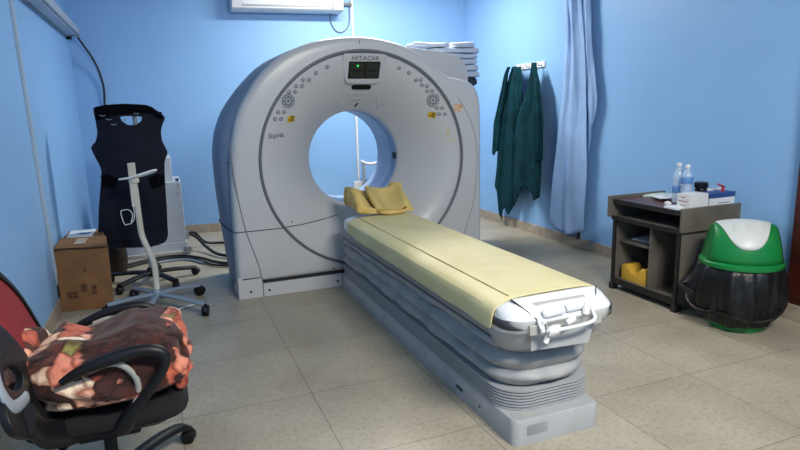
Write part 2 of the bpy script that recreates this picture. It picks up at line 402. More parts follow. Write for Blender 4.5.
# base panels and the black gap
obj('base_panel', B(GX-1.06, GX-.878, GY+.0, GY+.5, 0, .165), PLAST, gan, bevel=.004)
obj('base_panel', B(GX-.874, GX+1.055, GY+.0, GY+.5, 0, .105), PLAST, gan, bevel=.004)
obj('base_gap', B(GX-1.05, GX+1.05, GY+.02, GY+.5, .10, .20), SEAM, gan)
for x, z in ((-.97, .055), (-.83, .05), (-.29, .05)):
    obj('bolt_hole', lathe(NB(), (GX+x, GY-.003, z), [(.009, 0), (.009, .006)], 14, 'y'), SEAM, gan)
obj('bolt_hole', lathe(NB(), (GX-.317, GY-.003, .158), [(.007, 0), (.007, .006)], 14, 'y'), SEAM, gan)
obj('bolt_hole', lathe(NB(), (GX-.62, GY+face_y(-.62,.557)-.003, .557), [(.007, 0), (.007, .006)], 14, 'y'), SEAMG, gan)
def seam(name, pts, r, m, off=0):
    P = smoothpts([(x, z, 0) for x, z in pts], 8)
    obj(name, T([(GX+p.x, GY+face_y(p.x, p.y)-off, p.y) for p in P], r, n=6), m, gan)
seam('seam_line', [(-1.045,1.19),(-1.035,1.02),(-1.02,.839),(-.975,.536),(-.905,.281),(-.876,.11)], .004, SEAMG)
seam('seam_line', [(.80,1.47),(.87,1.36),(.93,1.24),(.975,1.05),(.975,.85),(.945,.60),(.86,.35),(.78,.12)], .0022, SEAMG)
seam('seam_line', [(-1.055,.521),(-.85,.521),(-.6,.525),(-.4,.532),(-.2,.545)], .0035, SEAM)
obj('seam_line', T([(GX-1.058, GY+.03, .52), (GX-1.09, GY+.17, .525), (GX-1.115, GY+.35, .54), (GX-1.115, GY+.55, .54)], .004, n=6, sm=3), SEAM, gan)
obj('seam_line', T([(GX-1.042, GY+.10, 1.03), (GX-1.090, GY+.2, 1.04), (GX-1.127, GY+.36, 1.06)], .004, n=6), SEAM, gan)
# display housing, display, logo, slot
def on_face(outl, y, depth, m, name, bevel=0, parent=None):
    return obj(name, prism([outl], depth, frame_mat((GX, GY+y, 0), (1,0,0), (0,0,1)), bevel=bevel), m, parent or gan, autos=40)
TM = frame_mat((GX, GY+.016, 1.80), (1,0,0), (0,-.40,.917))
def on_tilt(outl, h, depth, m, name, bevel=0, parent=None):
    return obj(name, prism([[(x, (z-1.80)/.917) for x, z in outl]], depth, TM @ Matrix.Translation((0, 0, h)), bevel=bevel), m, parent or gan, autos=40)
hs = smooth2([(-.158,1.80),(-.148,1.72),(-.130,1.63),(-.10,1.600),(0,1.596),(.13,1.600),(.155,1.63),(.176,1.72),(.186,1.80),(.10,1.808),(-.08,1.808)], 3)
dh = on_tilt(hs, .0, .02, PLAST, 'display_housing', .004)
dp = on_tilt(rrect(-.112, .143, 1.632, 1.757, .006), .012, .008, GLASSB, 'display', 0, dh)
DW = mat('display_window', '#1a2824', .2)
for x0, x1, z0, z1 in ((-.095,.01,1.70,1.745),(.035,.13,1.70,1.745),(-.095,.01,1.645,1.685),(.035,.13,1.645,1.685)):
    on_tilt(rrect(x0, x1, z0, z1, .004), .0165, .002, DW, 'display_window', 0, dp)
on_tilt([(-.04+.008*math.cos(k*PI/6), 1.727+.008*math.sin(k*PI/6)) for k in range(12)], .018, .003, LED, 'status_light', 0, dp)
obj('maker_lettering', text('HITACHI', .050, TM @ Matrix.Translation((.015, (1.780-1.80)/.917, .0155)), sx=1.12), GROOVE, gan)
SM = normal_frame(.02, 1.566)
obj('slot', prism([rrect(-.082, .082, -.022, .022, .021)], .008, SM @ Matrix.Translation((0, 0, .002))), SEAM, gan)
obj('slot_window', prism([rrect(-.078, .078, -.018, .018, .0175)], .003, SM @ Matrix.Translation((0, 0, .0065))), GLASSB, gan)
tr = [(-.12,1.507),(.124,1.503),(.205,1.383)]
obj('panel_outline', T([(GX+x, GY+face_y(x,z)-.001, z) for x, z in ((-.19,1.40),(-.165,1.44),(-.12,1.505),(.0,1.512),(.124,1.505),(.17,1.46),(.20,1.395))], .003, n=6, sm=6), LATCH, gan)
obj('microphone_slot', T([(GX-.04, GY+face_y(-.04,1.475)-.002, 1.475), (GX+.05, GY+face_y(.05,1.475)-.002, 1.475)], .006, n=8), LATCH, gan)
obj('marker', T([(GX+.008, GY+face_y(0,1.42)-.003, 1.415), (GX+.028, GY+face_y(0,1.44)-.003, 1.442)], .006, n=8), SEAM, gan)
obj('top_mark', T([(GX-.03, GY+.002, 1.878), (GX-.03, GY+.002, 1.902)], .004, n=8), GROOVE, gan)
BTN = mat('button_grey', '#a4a8ac', .45, var=.03)
def button(x, z, r=.019):
    M = normal_frame(x, z)
    b = NB(); n = 20
    rg = [[M @ Vector((rr*math.cos(2*PI*k/n), rr*math.sin(2*PI*k/n), h)) for k in range(n)] for rr, h in ((r, -.002), (r, .003), (r*.78, .004), (r*.74, .001))]
    rings(b, rg); o = obj('button', b, GROOVE, gan)
    b = NB(); rg = [[M @ Vector((rr*math.cos(2*PI*k/n), rr*math.sin(2*PI*k/n), h)) for k in range(n)] for rr, h in ((r*.72, 0), (r*.7, .005), (r*.4, .006))]
    rings(b, rg); obj('button_cap', b, BTN, o)
    b = NB(); rg = [[M @ Vector((rr*math.cos(2*PI*k/n), rr*math.sin(2*PI*k/n), h)) for k in range(n)] for rr, h in ((r*.28, .004), (r*.28, .007))]
    rings(b, rg); obj('button_symbol', b, SEAMG, o)
for x, z in [(-.284,1.711),(-.371,1.668),(-.473,1.617),(-.426,1.617),(-.528,1.574),(-.481,1.574),(-.583,1.532),(-.537,1.531),(-.673,1.389),(-.626,1.388),(-.699,1.339),(-.652,1.338),
             (.298,1.703),(.382,1.665),(.443,1.61),(.483,1.61),(.494,1.571),(.535,1.562),(.538,1.523),(.579,1.523),(.628,1.386),(.668,1.385),(.647,1.338),(.694,1.336)]:
    button(x, z, .0155)
for x, z in ((-.593,1.467),(.592,1.451)):
    M = normal_frame(x, z); n = 28
    b = NB(); rings(b, [[M @ Vector((rr*math.cos(2*PI*k/n), rr*math.sin(2*PI*k/n), h)) for k in range(n)] for rr, h in ((.052, -.002), (.052, .003), (.048, .004))])
    o = obj('control_dial', b, BTN, gan)
    b = NB(); rings(b, [[M @ Vector((rr*math.cos(2*PI*k/n), rr*math.sin(2*PI*k/n), h)) for k in range(n)] for rr, h in ((.052, .002), (.052, .0055), (.047, .0055), (.047, .002))], cap=False)
    obj('dial_rim', b, GROOVE, o)
    for q in range(8):
        a = q*PI/4; b = NB(); c = Vector((.031*math.cos(a), .031*math.sin(a), 0))
        rings(b, [[M @ (c+Vector((.0095*math.cos(2*PI*k/8)*1, .0095*math.sin(2*PI*k/8), h))) for k in range(8)] for h in (.002, .006)])
        obj('dial_key', b, GROOVE, o)
    b = NB(); rings(b, [[M @ Vector((.01*math.cos(2*PI*k/12), .01*math.sin(2*PI*k/12), h)) for k in range(12)] for h in (.002, .006)])
    obj('dial_key', b, GROOVE, o)
def decal(name, x, z, w, h, m, th=.002):
    M = normal_frame(x, z)
    return obj(name, prism([rrect(-w/2, w/2, -h/2, h/2, min(w, h)*.15, 3)], th, M @ Matrix.Translation((0, 0, th/2))), m, gan)
for x, z in ((-.569,1.335),(.595,1.331)):
    d = decal('warning_label', x, z, .068, .05, YEL)
    M = normal_frame(x, z) @ Matrix.Translation((0, 0, .003)); bm = NB()
    for i in range(4):
        b = prism([[(-.008, -.018+i*.011), (.028, -.018+i*.011), (.028, -.012+i*.011), (-.008, -.012+i*.011)]], .001, M)
        me = bpy.data.meshes.new('t'); b.to_mesh(me); b.free(); bm.from_mesh(me); bpy.data.meshes.remove(me)
    b = prism([[(-.028, -.010), (-.012, -.010), (-.020, .008)]], .001, M); me = bpy.data.meshes.new('t'); b.to_mesh(me); b.free(); bm.from_mesh(me); bpy.data.meshes.remove(me)
    obj('label_print', bm, SEAM, d)
decal('peeling_sticker', .80, 1.385, .075, .062, RUST)
decal('peeling_sticker', .725, 1.175, .03, .06, CREAM)
decal('peeling_sticker', .755, 1.12, .04, .022, CREAM)
obj('model_lettering', text('Supria', .054, normal_frame(-.70, 1.218) @ Matrix.Translation((0, 0, .002)), shear=.25), SEAMG, gan)
obj('bore_marker', lathe(NB(), (GX+.221, GY+face_y(.221,1.43)-.004, 1.43), [(.006, 0), (.006, .006)], 12, 'y'), SEAMG, gan)

# ================================================================== patient table
tab = empty('patient_table', (1.46, 3.1, 0), 'long grey patient table with pleated bellows sides in front of the scanner', 'medical table')
def lring(x0, x1, y0, y1, r, z, n=8): return [Vector((a, b, z)) for a, b in rrect(x0, x1, y0, y1, r, n)]
obj('base', rings(NB(), [lring(1.238, 1.672, 1.915, 4.44, .035, 0), lring(1.236, 1.674, 1.912, 4.44, .037, .105), lring(1.242, 1.668, 1.918, 4.44, .032, .115)]), TBASE, tab, autos=40)
# thin pleats at the foot of the bellows
def plr(o, z, bow=.022):
    out = []
    for p in lring(1.255-o, 1.693+o, 2.015-o, 4.43, .12, z, 10):
        if p.y < 2.3: p.y -= bow*math.sin(PI*max(0, min(1, (p.x-1.238)/.47)))
        out.append(p)
    return out
R = []
z = .116
for i in range(7):
    R += [plr(.0, z), plr(.022, z+.001), plr(.022, z+.0085), plr(.0, z+.0095)]; z += .0135
obj('thin_pleats', rings(NB(), R), PLEAT, tab, autos=40)
# big folds
z0 = z; folds = [(.075, .0), (.08, .004), (.078, .0)]
bm = NB()
# refine long sides: insert points along y
def densify(ring, step=.09):
    out = []
    for i, p in enumerate(ring):
        q = ring[(i+1) % len(ring)]; d = (q-p).length; n = max(1, int(round(d/step)))
        for k in range(n): out.append(p.lerp(q, k/n))
    return out
R2 = []
base_ring = densify(plr(-.012, 0, .020)); cxy = Vector((1.459, 3.2, 0))
zz = z0
for i, (h, ex) in enumerate(folds):
    for t in (0, .06, .16, .3, .45, .6, .75, .88, .96):
        b = 1-abs(2*t-1)**1.5 if t > 0 else 0
        ring = []
        for p in base_ring:
            n_ = Vector((0, 0, 0))
            if p.y < 2.15:
                c = Vector((min(max(p.x, 1.40), 1.53), 2.15, 0)); n_ = (p-c).normalized()
            else: n_ = Vector((1 if p.x > 1.46 else -1, 0, 0))
            s = noise.noise(Vector((p.x*4, p.y*3.2, i*7.3))); s2 = noise.noise(Vector((p.x*9+3, p.y*7, i*3.1+t*1.5)))
            if p.y > 4.42: n_ = Vector((0, 0, 0)); s = s2 = 0
            o = (.036*b+ex)+.024*s2*b
            ring.append(Vector((p.x, p.y, zz+h*t+.012*s*(1 if 0 < t else .6)))+n_*o)
        R2.append(ring)
    zz += h
R2.append([Vector((p.x, p.y, zz)) for p in base_ring])
obj('bellows', rings(bm, R2), BELLOW, tab, autos=60)
# upper carriage side panel under the cradle
R = [lring(1.262, 1.652, 2.02, 4.40, .05, .395), lring(1.236, 1.684, 1.99, 4.40, .06, .415), lring(1.222, 1.700, 2.0, 4.38, .07, .46), lring(1.215, 1.715, 2.0, 4.36, .08, .50), lring(1.222, 1.705, 2.02, 4.34, .08, .515)]
obj('carriage', rings(NB(), R), SIDEG, tab, autos=40)
# near end cap
def capring(x0, x1, y0, z, r=.09, yb=2.12, bow=.02):
    out = []
    for a, b in rrect(x0, x1, y0, yb, r, 8):
        if b < (y0+yb)/2:
            t = (a-x0)/(x1-x0); b -= bow*math.sin(PI*t)
        out.append(Vector((a, b, z)))
    return out
R = [capring(1.245, 1.690, 1.99, .392, .08, bow=.016), capring(1.225, 1.712, 1.96, .42, .08, bow=.016), capring(1.200, 1.722, 1.93, .465, .085, bow=.016), capring(1.194, 1.727, 1.914, .5, .09, bow=.016)]
obj('end_cap_lower', rings(NB(), R), TBASE, tab, autos=40)
R = [capring(1.195, 1.726, 1.912, .499, .09, bow=.016), capring(1.192, 1.729, 1.902, .506, .09, bow=.018), capring(1.193, 1.728, 1.888, .560, .085, bow=.018), capring(1.200, 1.726, 1.900, .572, .085, bow=.014), capring(1.200, 1.722, 1.935, .592, .08, bow=.010), capring(1.232, 1.712, 1.962, .605, .07, bow=.006), capring(1.262, 1.692, 1.990, .6155, .06, bow=.0)]
obj('end_cap', rings(NB(), R), PLASTW, tab, autos=50)
# dark stripe windows wrapped on both corners
def stripe(side):
    base = capring(1.1885, 1.7325, 1.8835, 0, .0885, bow=.018)
    pts = [p for p in base if (p.x < 1.275 if side < 0 else p.x > 1.645) and p.y < 2.09]
    pts.sort(key=lambda p: (p.y if (p.x < 1.2 or p.x > 1.74) else 0) )
    pts = sorted(pts, key=lambda p: math.atan2(p.y-2.12, (p.x-1.479)))
    if side > 0: pts = pts[::-1]
    pts = smoothpts([(p.x, p.y, 0) for p in pts], 2)
    bm = NB(); n = len(pts); lo, hi = [], []
    for i, p in enumerate(pts):
        t = i/(n-1); w = min(1, (1-t)*3.0) if True else 1
        lo.append(bm.verts.new((p.x, p.y, .522+.004*(1-w)))); hi.append(bm.verts.new((p.x, p.y, .523+.036*w)))
    for i in range(n-1): bm.faces.new((lo[i], lo[i+1], hi[i+1], hi[i]))
    return obj('dark_stripe', bm, mat('stripe_dark', '#3a3e42', .4, var=.02), tab, smooth=True, solid=.004)
stripe(-1); stripe(1)
# centre handle plate: sloped tray with recess and U handle
def quad_plate(pts, th, m, name, parent=tab, bevel=.004):
    P = [Vector(p) for p in pts]; n = (P[1]-P[0]).cross(P[3]-P[0]).normalized(); bm = NB()
    rings(bm, [[p for p in P], [p-n*th for p in P]])
    return obj(name, bm, m, parent, bevel=bevel)
hp = quad_plate([(1.322,1.868,.553),(1.578,1.872,.553),(1.690,1.99,.621),(1.262,1.99,.621)], .02, PLASTW, 'handle_plate')
quad_plate([(1.372,1.905,.578),(1.595,1.908,.578),(1.60,1.955,.6045),(1.335,1.955,.6045)], .004, LATCH, 'recess', hp, 0)
obj('front_panel', prism([[(1.30,.425),(1.585,.412),(1.61,.498),(1.30,.498)]], .005, XZ(1.8985)), TBASE, tab, bevel=.001)
hd = obj('handle', T([(1.322,1.885,.565),(1.314,1.858,.545),(1.318,1.846,.530),(1.345,1.842,.523),(1.42,1.838,.522),(1.50,1.838,.524),(1.55,1.842,.528),(1.572,1.848,.538),(1.576,1.862,.553),(1.582,1.90,.585)], .008, n=10, sm=5), PLASTW, tab, smooth=True)
obj('grip_roll', T([(1.345,1.885,.575),(1.355,1.884,.577),(1.435,1.888,.580),(1.448,1.888,.580)], [.012,.019,.019,.012], n=14), PLASTW, hd, smooth=True)
obj('grip_roll', T([(1.455,1.888,.582),(1.465,1.888,.582),(1.525,1.892,.584),(1.54,1.892,.584)], [.012,.018,.018,.010], n=14), PLASTW, hd, smooth=True)
def tape(c, d, r, w, tilt=0):
    c = Vector(c); d = Vector(d).normalized()
    bm = NB(); pts = [c+d*w*t for t in (-.5, -.3, 0, .3, .5)]
    tube(bm, pts, [r*.9, r, r*1.08, r, r*.88], n=14)
    for v in bm.verts: v.co += Vector((noise.noise(v.co*60), noise.noise(v.co*60+Vector((5,5,5))), noise.noise(v.co*60+Vector((9,1,4)))))*.005
    obj('tape_wrap', bm, TAPE, hd, smooth=True)
tape((1.365,1.843,.522), (1,0,.1), .018, .055); tape((1.345,1.850,.500), (.5,.1,1), .011, .06); tape((1.325,1.852,.54), (.3,.2,1), .012, .04)
tape((1.455,1.852,.545), (1,.1,.2), .012, .05); tape((1.545,1.872,.572), (.6,.2,1), .014, .04); tape((1.335,1.853,.485), (.1,.1,1), .007, .035)
obj('release_lever', T([(1.328,1.842,.555),(1.327,1.840,.525),(1.329,1.838,.51)], .005, n=8), STEEL, hd, smooth=True)
quad_plate([(1.276,1.872,.500),(1.322,1.864,.500),(1.322,1.864,.543),(1.276,1.872,.543)], .012, LATCH, 'latch')
quad_plate([(1.585,1.866,.500),(1.630,1.872,.500),(1.630,1.872,.548),(1.585,1.866,.548)], .012, LATCH, 'latch')
# cradle under the mat with its far rounded end
R = [lring(1.225, 1.705, 1.99, 4.20, .05, .490), lring(1.203, 1.714, 1.985, 4.235, .06, .53), lring(1.203, 1.714, 1.985, 4.24, .06, .565), lring(1.215, 1.708, 1.99, 4.235, .06, .59), lring(1.25, 1.69, 2.0, 4.22, .06, .604)]
obj('cradle', rings(NB(), R), PLASTW, tab, autos=50)
obj('carriage_seam', T([(1.233, 2.05, .432), (1.233, 3.2, .430), (1.236, 4.33, .428)], .005, n=6), SEAM, tab)
obj('end_cap_gap', T([(1.262,1.99,.620),(1.29,1.932,.590),(1.316,1.875,.556),(1.322,1.868,.548)], .004, n=6, sm=3), SEAM, tab)
obj('end_cap_gap', T([(1.690,1.99,.620),(1.64,1.93,.588),(1.585,1.875,.556)], .0025, n=6, sm=3), SEAM, tab)
obj('vent_slot', B(1.233, 1.238, 2.37, 2.43, .045, .057), SEAM, tab)
for y, z in ((2.2,.05),(2.8,.07),(3.1,.055),(3.45,.075),(3.9,.05)): obj('bolt_hole', lathe(NB(), (1.2345, y, z), [(.005, 0), (.005, .005)], 10, 'x'), SEAM, tab)
pl = obj('type_plate', prism([rrect(1.30, 1.40, .045, .09, .006)], .002, XZ(1.912)), mat('plate_grey', '#9a9c9b', .5), tab)
for i in range(3): obj('plate_print', B(1.305, 1.39-.01*i, 1.9098, 1.911, .056+i*.01, .060+i*.01), GREYP, pl)
pt = obj('type_plate', B(1.30, 1.345, 1.935, 1.985, .1152, .1165), LATCH, tab)

# yellow mat draped on the cradle
def mat_mesh():
    bm = NB(); ny, rows = 60, []
    prof = [(1.178,.498),(1.180,.53),(1.184,.562),(1.194,.589),(1.222,.606),(1.268,.6185),(1.276,.6165),(1.284,.621),(1.36,.6225),(1.45,.6215),(1.54,.622),(1.63,.622),(1.69,.619),(1.722,.60),(1.728,.56),(1.727,.53)]
    for j in range(ny+1):
        t = j/ny; y = 2.015+(4.07-2.015)*t; row = []
        for i, (x, z) in enumerate(prof):
            w = max(0, 1-i/4); yy = y
            if j == 0: yy = 2.005-.008*(1-(x-1.193)/.53) if i > 4 else 1.995
            n1 = noise.noise(Vector((x*3, y*2.5, .3)))*.004
            n2 = noise.noise(Vector((.2, y*16, 1)))*.007*w+noise.noise(Vector((2.2, y*5, 1)))*.007*w
            xx = x+n2+(.018*t if i < 3 else 0); zz = z+(n1 if i > 3 else n1*.3)
            if t > .9 and i < 3: zz += (t-.9)*.25*(3-i)/3
            row.append(Vector((xx, yy, zz)))
        rows.append(row)
    return rings(bm, rows, closed=False, cap=False)
tm = obj('table_mat', mat_mesh(), MAT_Y, smooth=True, solid=.006, subsurf=1, label='long pale yellow vinyl mat draped over the patient table', cat='mat')

obj('crease_seam', T([(1.277, 2.03, .6215), (1.277, 2.7, .6225), (1.277, 3.4, .6215), (1.277, 4.06, .622)], .0028, n=6, sm=6), mat('seam_ochre', '#b0a46f', .7), tm)
# head holder: yellow foam cradle
hh = empty('head_support', (1.46, 4.2, .62), 'yellow foam head support with raised sides at scanner end of the table', 'cushion')
def foam_u():
    bm = NB(); R = []
    ny = 16
    for j in range(ny+1):
        t = j/ny; y = 4.09+.33*t
        hl = .70+.13*min(1, t*2.0)**.7-.02*t; hr = .645+.135*min(1, t*1.3)
        bz = .632+.10*t**1.2
        lx, rx = 1.226+.014*(1-t), 1.712-.02*(1-t)
        pts = [(lx,.626),(lx-.004,(hl+.6)/2),(lx+.004,hl-.012),(lx+.022,hl),(lx+.05,hl-.006),(lx+.085,hl-.03),(lx+.112,(hl+bz)/2),(lx+.135,bz+.01),(1.46,bz-.004),(rx-.085,bz+.012),(rx-.06,(hr+bz)/2),(rx-.045,hr-.01),(rx-.025,hr),(rx-.006,hr-.012),(rx,(hr+.6)/2),(rx,.626)]
        R.append([Vector((a, y, b)) for a, b in pts])
    return rings(bm, R)
obj('outer_cradle', foam_u(), FOAM_Y, hh, smooth=True, subsurf=1)
def scoop():
    bm = NB(); R = []; n = 14
    for j in range(n+1):
        t = j/n; y = 4.07+.31*t; zc = .640+.135*t**.85
        w0, w1 = 1.395+.015*t, 1.625+.045*t
        up, dn = [], []
        for i in range(13):
            s_ = i/12; x = w0+(w1-w0)*s_
            e = abs(s_-.5)*2
            z = zc+.030*e**3+.02*(1-t)*e - .030*math.sin(PI*t)*(1-e*e)
            if i in (0, 12): z -= .012
            up.append(Vector((x, y, z+.012))); dn.append(Vector((x, y+.012, z-.02)))
        R.append(up+dn[::-1])
    return rings(bm, R)
PADY = mat('pad_yellow', '#d8be74', .6, var=.08, scale=8, bump=.12, bscale=30)
obj('inner_pad', scoop(), PADY, hh, smooth=True, subsurf=1)
obj('pad_roll', T([(1.405,4.075,.660),(1.395,4.15,.708),(1.395,4.25,.755),(1.405,4.36,.795)], [.020,.027,.027,.020], n=12, sm=4), PADY, hh, smooth=True)
obj('pad_roll', T([(1.625,4.075,.655),(1.64,4.15,.695),(1.655,4.25,.745),(1.665,4.36,.785)], [.014,.018,.018,.014], n=12, sm=4), PADY, hh, smooth=True)
obj('front_lip', T([(1.405,4.07,.650),(1.44,4.055,.642),(1.51,4.048,.641),(1.58,4.052,.643),(1.625,4.07,.650)], [.012,.015,.015,.015,.012], n=10, sm=4), FOAM_Y, hh, smooth=True)
obj('back_tab', rings(NB(), [lring(1.615, 1.715, 4.40, 4.45, .012, .66), lring(1.615, 1.715, 4.40, 4.45, .012, .795), lring(1.62, 1.71, 4.405, 4.445, .01, .808)]), FOAM_Y, hh, bevel=.004)

for o_ in hh.children: o_.location += Vector((.038, -.03, .004))
# ================================================================== towels / packets on the gantry
def packet(x0, x1, y0, y1, z0, z1, seed, label):
    bm = NB(); R = []
    for t, ins in ((0, .018), (.12, .004), (.5, 0), (.88, .004), (1, .02)):
        ring = []
        for p0 in densify(lring(x0, x1, y0, y1, .03, z0+(z1-z0)*t, 4), .03):
            cxx, cyy = (x0+x1)/2, (y0+y1)/2
            p = Vector((cxx+(p0.x-cxx)*(1-2*ins/(x1-x0)), cyy+(p0.y-cyy)*(1-2*ins/(y1-y0)), p0.z))
            d = noise.noise(p*14+Vector((seed, 0, 0)))*.022
            q = p.copy(); q.x += d; q.y += d*.7; q.z += (noise.noise(p*7+Vector((0, seed, 0)))*.01 if t > .4 else 0)
            ring.append(q)
        R.append(ring)
    return obj('linen_packet', rings(bm, R), PLUSHB, smooth=True, label=label, cat='linen packet', group='plastic-wrapped linen packets on the scanner')
EBAG = mat('packet_end_dark', '#1b2638', .45, var=.2, scale=12)
obj('rear_deck', B(2.15, 2.88, 5.20, 5.46, 0, 1.58), PLAST2, gan, bevel=.02)
packet(2.24, 2.62, 5.22, 5.44, 1.945, 1.985, 1.0, 'white plastic-wrapped packet at top of the pile, reaching farthest left')
zs = [1.665, 1.725, 1.785, 1.84, 1.89, 1.94]
names_ = ['white plastic-wrapped packet lowest in the pile, directly over the dark bundle', 'white plastic-wrapped packet second from the bottom of the pile', 'white plastic-wrapped packet in middle of the pile on the scanner', 'white plastic-wrapped packet fourth from the bottom of the pile', 'white plastic-wrapped packet fifth from the bottom, under the topmost two']
for i in range(5): packet(2.44+.015*math.sin(i*2.3), 2.92+.015*math.sin(i*1.7+1), 5.21, 5.45, zs[i]+.002, zs[i+1]-.002, 4.0+i*3, names_[i])
packet(2.64, 2.89, 5.215, 5.445, 1.943, 1.992, 26.0, 'short white plastic-wrapped packet at top right of the pile')
bm = NB(); R = []
for t, ins in ((0, .03), (.3, 0), (.8, .005), (1, .02)):
    R.append([p+Vector((noise.noise(p*9)*.02, 0, noise.noise(p*8)*.012*(t > .2))) for p in densify(lring(2.46+ins, 2.93-ins, 5.22+ins, 5.44-ins, .04, 1.582+.08*t, 4), .05)])
obj('dark_bundle', rings(bm, R), EBAG, smooth=True, label='dark navy folded bundle under the white packets on the scanner', cat='bundle')

# ================================================================== wall things
lf = empty('light_fixture', (LX+.07, 6.1, 2.2), 'long grey unlit box fixture high on left wall', 'light fixture')
obj('housing', B(LX, LX+.13, 4.6, 7.15, 2.215, 2.29), mat('fixture_grey', '#9aa6b4', .5, var=.03), lf, bevel=.008)
obj('diffuser', B(LX+.02, LX+.105, 4.65, 7.10, 2.205, 2.215), mat('fixture_diffuser', '#b6bcc6', .4, var=.02), lf, bevel=.003)
obj('end_cap', B(LX, LX+.132, 7.15, 7.165, 2.20, 2.29), GREYP, lf, bevel=.003)
obj('mounting_clip', B(LX, LX+.05, 7.165, 7.215, 2.175, 2.205), BLACK, lf, bevel=.004)
obj('edge_strip', B(LX-.0, LX+.02, 4.6, 7.15, 2.195, 2.215), SIDEG, lf)
obj('black_cable', slant(T([(-.70,7.17,2.205),(-.66,7.2,2.13),(-.60,7.24,2.02),(-.555,7.27,1.9),(-.53,7.29,1.78),(-.52,7.3,1.66),(-.535,7.305,1.45),(-.54,7.305,1.0),(-.54,7.305,.3),(-.55,7.29,.12)],   .011, n=10, sm=5)), CABB, smooth=True,
    label='black cable curving down from end of the grey fixture on left wall', cat='cable')
bm = NB(); P0 = Vector((LX+.008, 4.57, 2.6)); pts = [(4.53, 2.6), (4.57,2.125), (4.672,.804), (4.725,.474), (4.80,.2)]
for (y0, z0_), (y1, z1_) in zip(pts, pts[1:]):
    a, b = Vector((LX+.010, y0, z0_)), Vector((LX+.010, y1, z1_)); d = (b-a)
    obox(bm, (a+b)/2, d, (1,0,0), d.cross(Vector((1,0,0))), d.length/2+.001, .009, .016)
obj('cable_trunking', bm, mat('trunking_white', '#a9bccb', .5, var=.03), label='thin white cable trunking running down left wall', cat='cable trunking')
ac = empty('air_conditioner', (1.48, yb(1.48), 2.5), 'white split air conditioner high on the back wall', 'air conditioner')
pr_ = [(7.32,2.51),(7.14,2.505),(7.105,2.53),(7.095,2.60),(7.10,2.72),(7.14,2.80),(7.32,2.81)]
obj('body', slant(prism([pr_], 1.23, frame_mat((1.487, 0, 0), (0,1,0), (0,0,1)), bevel=.006)), PLASTW, ac, autos=40)
obj('air_outlet', slant(B(.97, 2.0, 7.092, 7.11, 2.545, 2.556)), GREYP, ac)
obj('louver', slant(B(.98, 1.93, 7.088, 7.10, 2.562, 2.60)), PLASTW, ac, bevel=.004)
obj('badge', slant(B(1.52, 1.58, 7.091, 7.097, 2.615, 2.628)), GREYP, ac)
obj('side_grille', slant(B(1.97, 2.0, 7.09, 7.10, 2.53, 2.60)), GREYP, ac)
obj('drain_wire', slant(T([(2.0,7.3,2.53),(2.005,7.31,2.45),(2.03,7.315,2.37),(2.08,7.32,2.31),(2.14,7.32,2.30),(2.20,7.32,2.34),(2.235,7.315,2.42),(2.24,7.31,2.56),(2.24,7.31,2.65)], .006, n=8, sm=5)), SEAMG, smooth=True, label='thin grey wire looping below right end of the air conditioner', cat='wire')
pc = empty('mounted_conduit', (2.275, yb(2.275), .38), 'thin white vertical conduit on back wall seen above and through scanner bore', 'conduit')
obj('conduit', slant(B(2.262, 2.288, BY-.02, BY, .42, 3.0)), PLASTW, pc, bevel=.003)
obj('junction_box', slant(B(2.205, 2.325, BY-.045, BY, .38, .50)), PLASTW, pc, bevel=.006)
obj('pipe_bracket', slant(B(2.13, 2.265, BY-.05, BY-.02, 2.60, 2.63)), SEAMG, pc, bevel=.003)
# small stand seen through the bore
st = empty('equipment_stand', (2.38, 7.0, 0), 'slim grey stand with curved white top seen through scanner bore', 'stand')
obj('post', B(2.285, 2.315, 6.99, 7.02, 0, .74), GREYP, st, bevel=.004)
obj('top_bar', T([(2.27,7.0,.765),(2.32,7.0,.735),(2.40,7.0,.72),(2.48,7.0,.735),(2.53,7.0,.77)], .02, n=10, sm=4), PLASTW, st, smooth=True)
obj('post', B(2.49, 2.52, 6.99, 7.02, 0, .73), GREYP, st, bevel=.004)
obj('foot', B(2.25, 2.55, 6.9, 7.11, 0, .02), GREYP, st, bevel=.005)

# gowns on hooks
rail = empty('coat_hook_rail', (RX, 5.52, 1.80), 'small white coat hook rail on right wall above the green gowns', 'coat rack')
obj('rail_board', B(RX-.014, RX, 5.26, 5.79, 1.765, 1.825), PLASTW, rail, bevel=.004)
for i in range(5):
    y = 5.31+i*.11
    obj('hook', T([(RX-.012,y,1.79),(RX-.04,y,1.78),(RX-.055,y,1.795),(RX-.055,y,1.815)], .005, n=8, sm=3), STEEL, rail, smooth=True)
def drape(name, yl, yr, zb, ztop, x0, m, amp=.03, k=6, nu=60, nv=50, seed=0, th=.006, depth=None, parent=None, **kw):
    """cloth hanging close to the right wall: yl/yr tables of z, zb table over u; hangs at x0, folds amp"""
    bm = NB(); rows = []
    for j in range(nv+1):
        v = j/nv; row = []
        for i in range(nu+1):
            u = i/nu; zt = ztop(u) if callable(ztop) else ztop
            z = zt+(interp(zb, u)-zt)*v
            a, b = interp(yl, z), interp(yr, z); y = a+(b-a)*u
            ph = 2*PI*k*u+seed+1.5*noise.noise(Vector((u*3, z*1.1, seed)))
            amp_ = amp*(.5+.5*min(1, v*3))*(.75+.5*noise.noise(Vector((u*4, seed, z))))
            x = x0-(amp_*(math.sin(ph)+.22*math.sin(2.3*ph+seed)))+noise.noise(Vector((y*7, z*3, seed)))*.010
            if depth: x -= depth*math.sin(PI*u)*(.6+.4*v)
            y += .012*noise.noise(Vector((u*9, z*3, seed+4)))
            row.append(Vector((min(x, RX-.012), y, z)))
        rows.append(row)
    return obj(name, rings(bm, rows, closed=False, cap=False), m, parent, smooth=True, solid=th, **kw)
def tb(*a): return sorted(a)
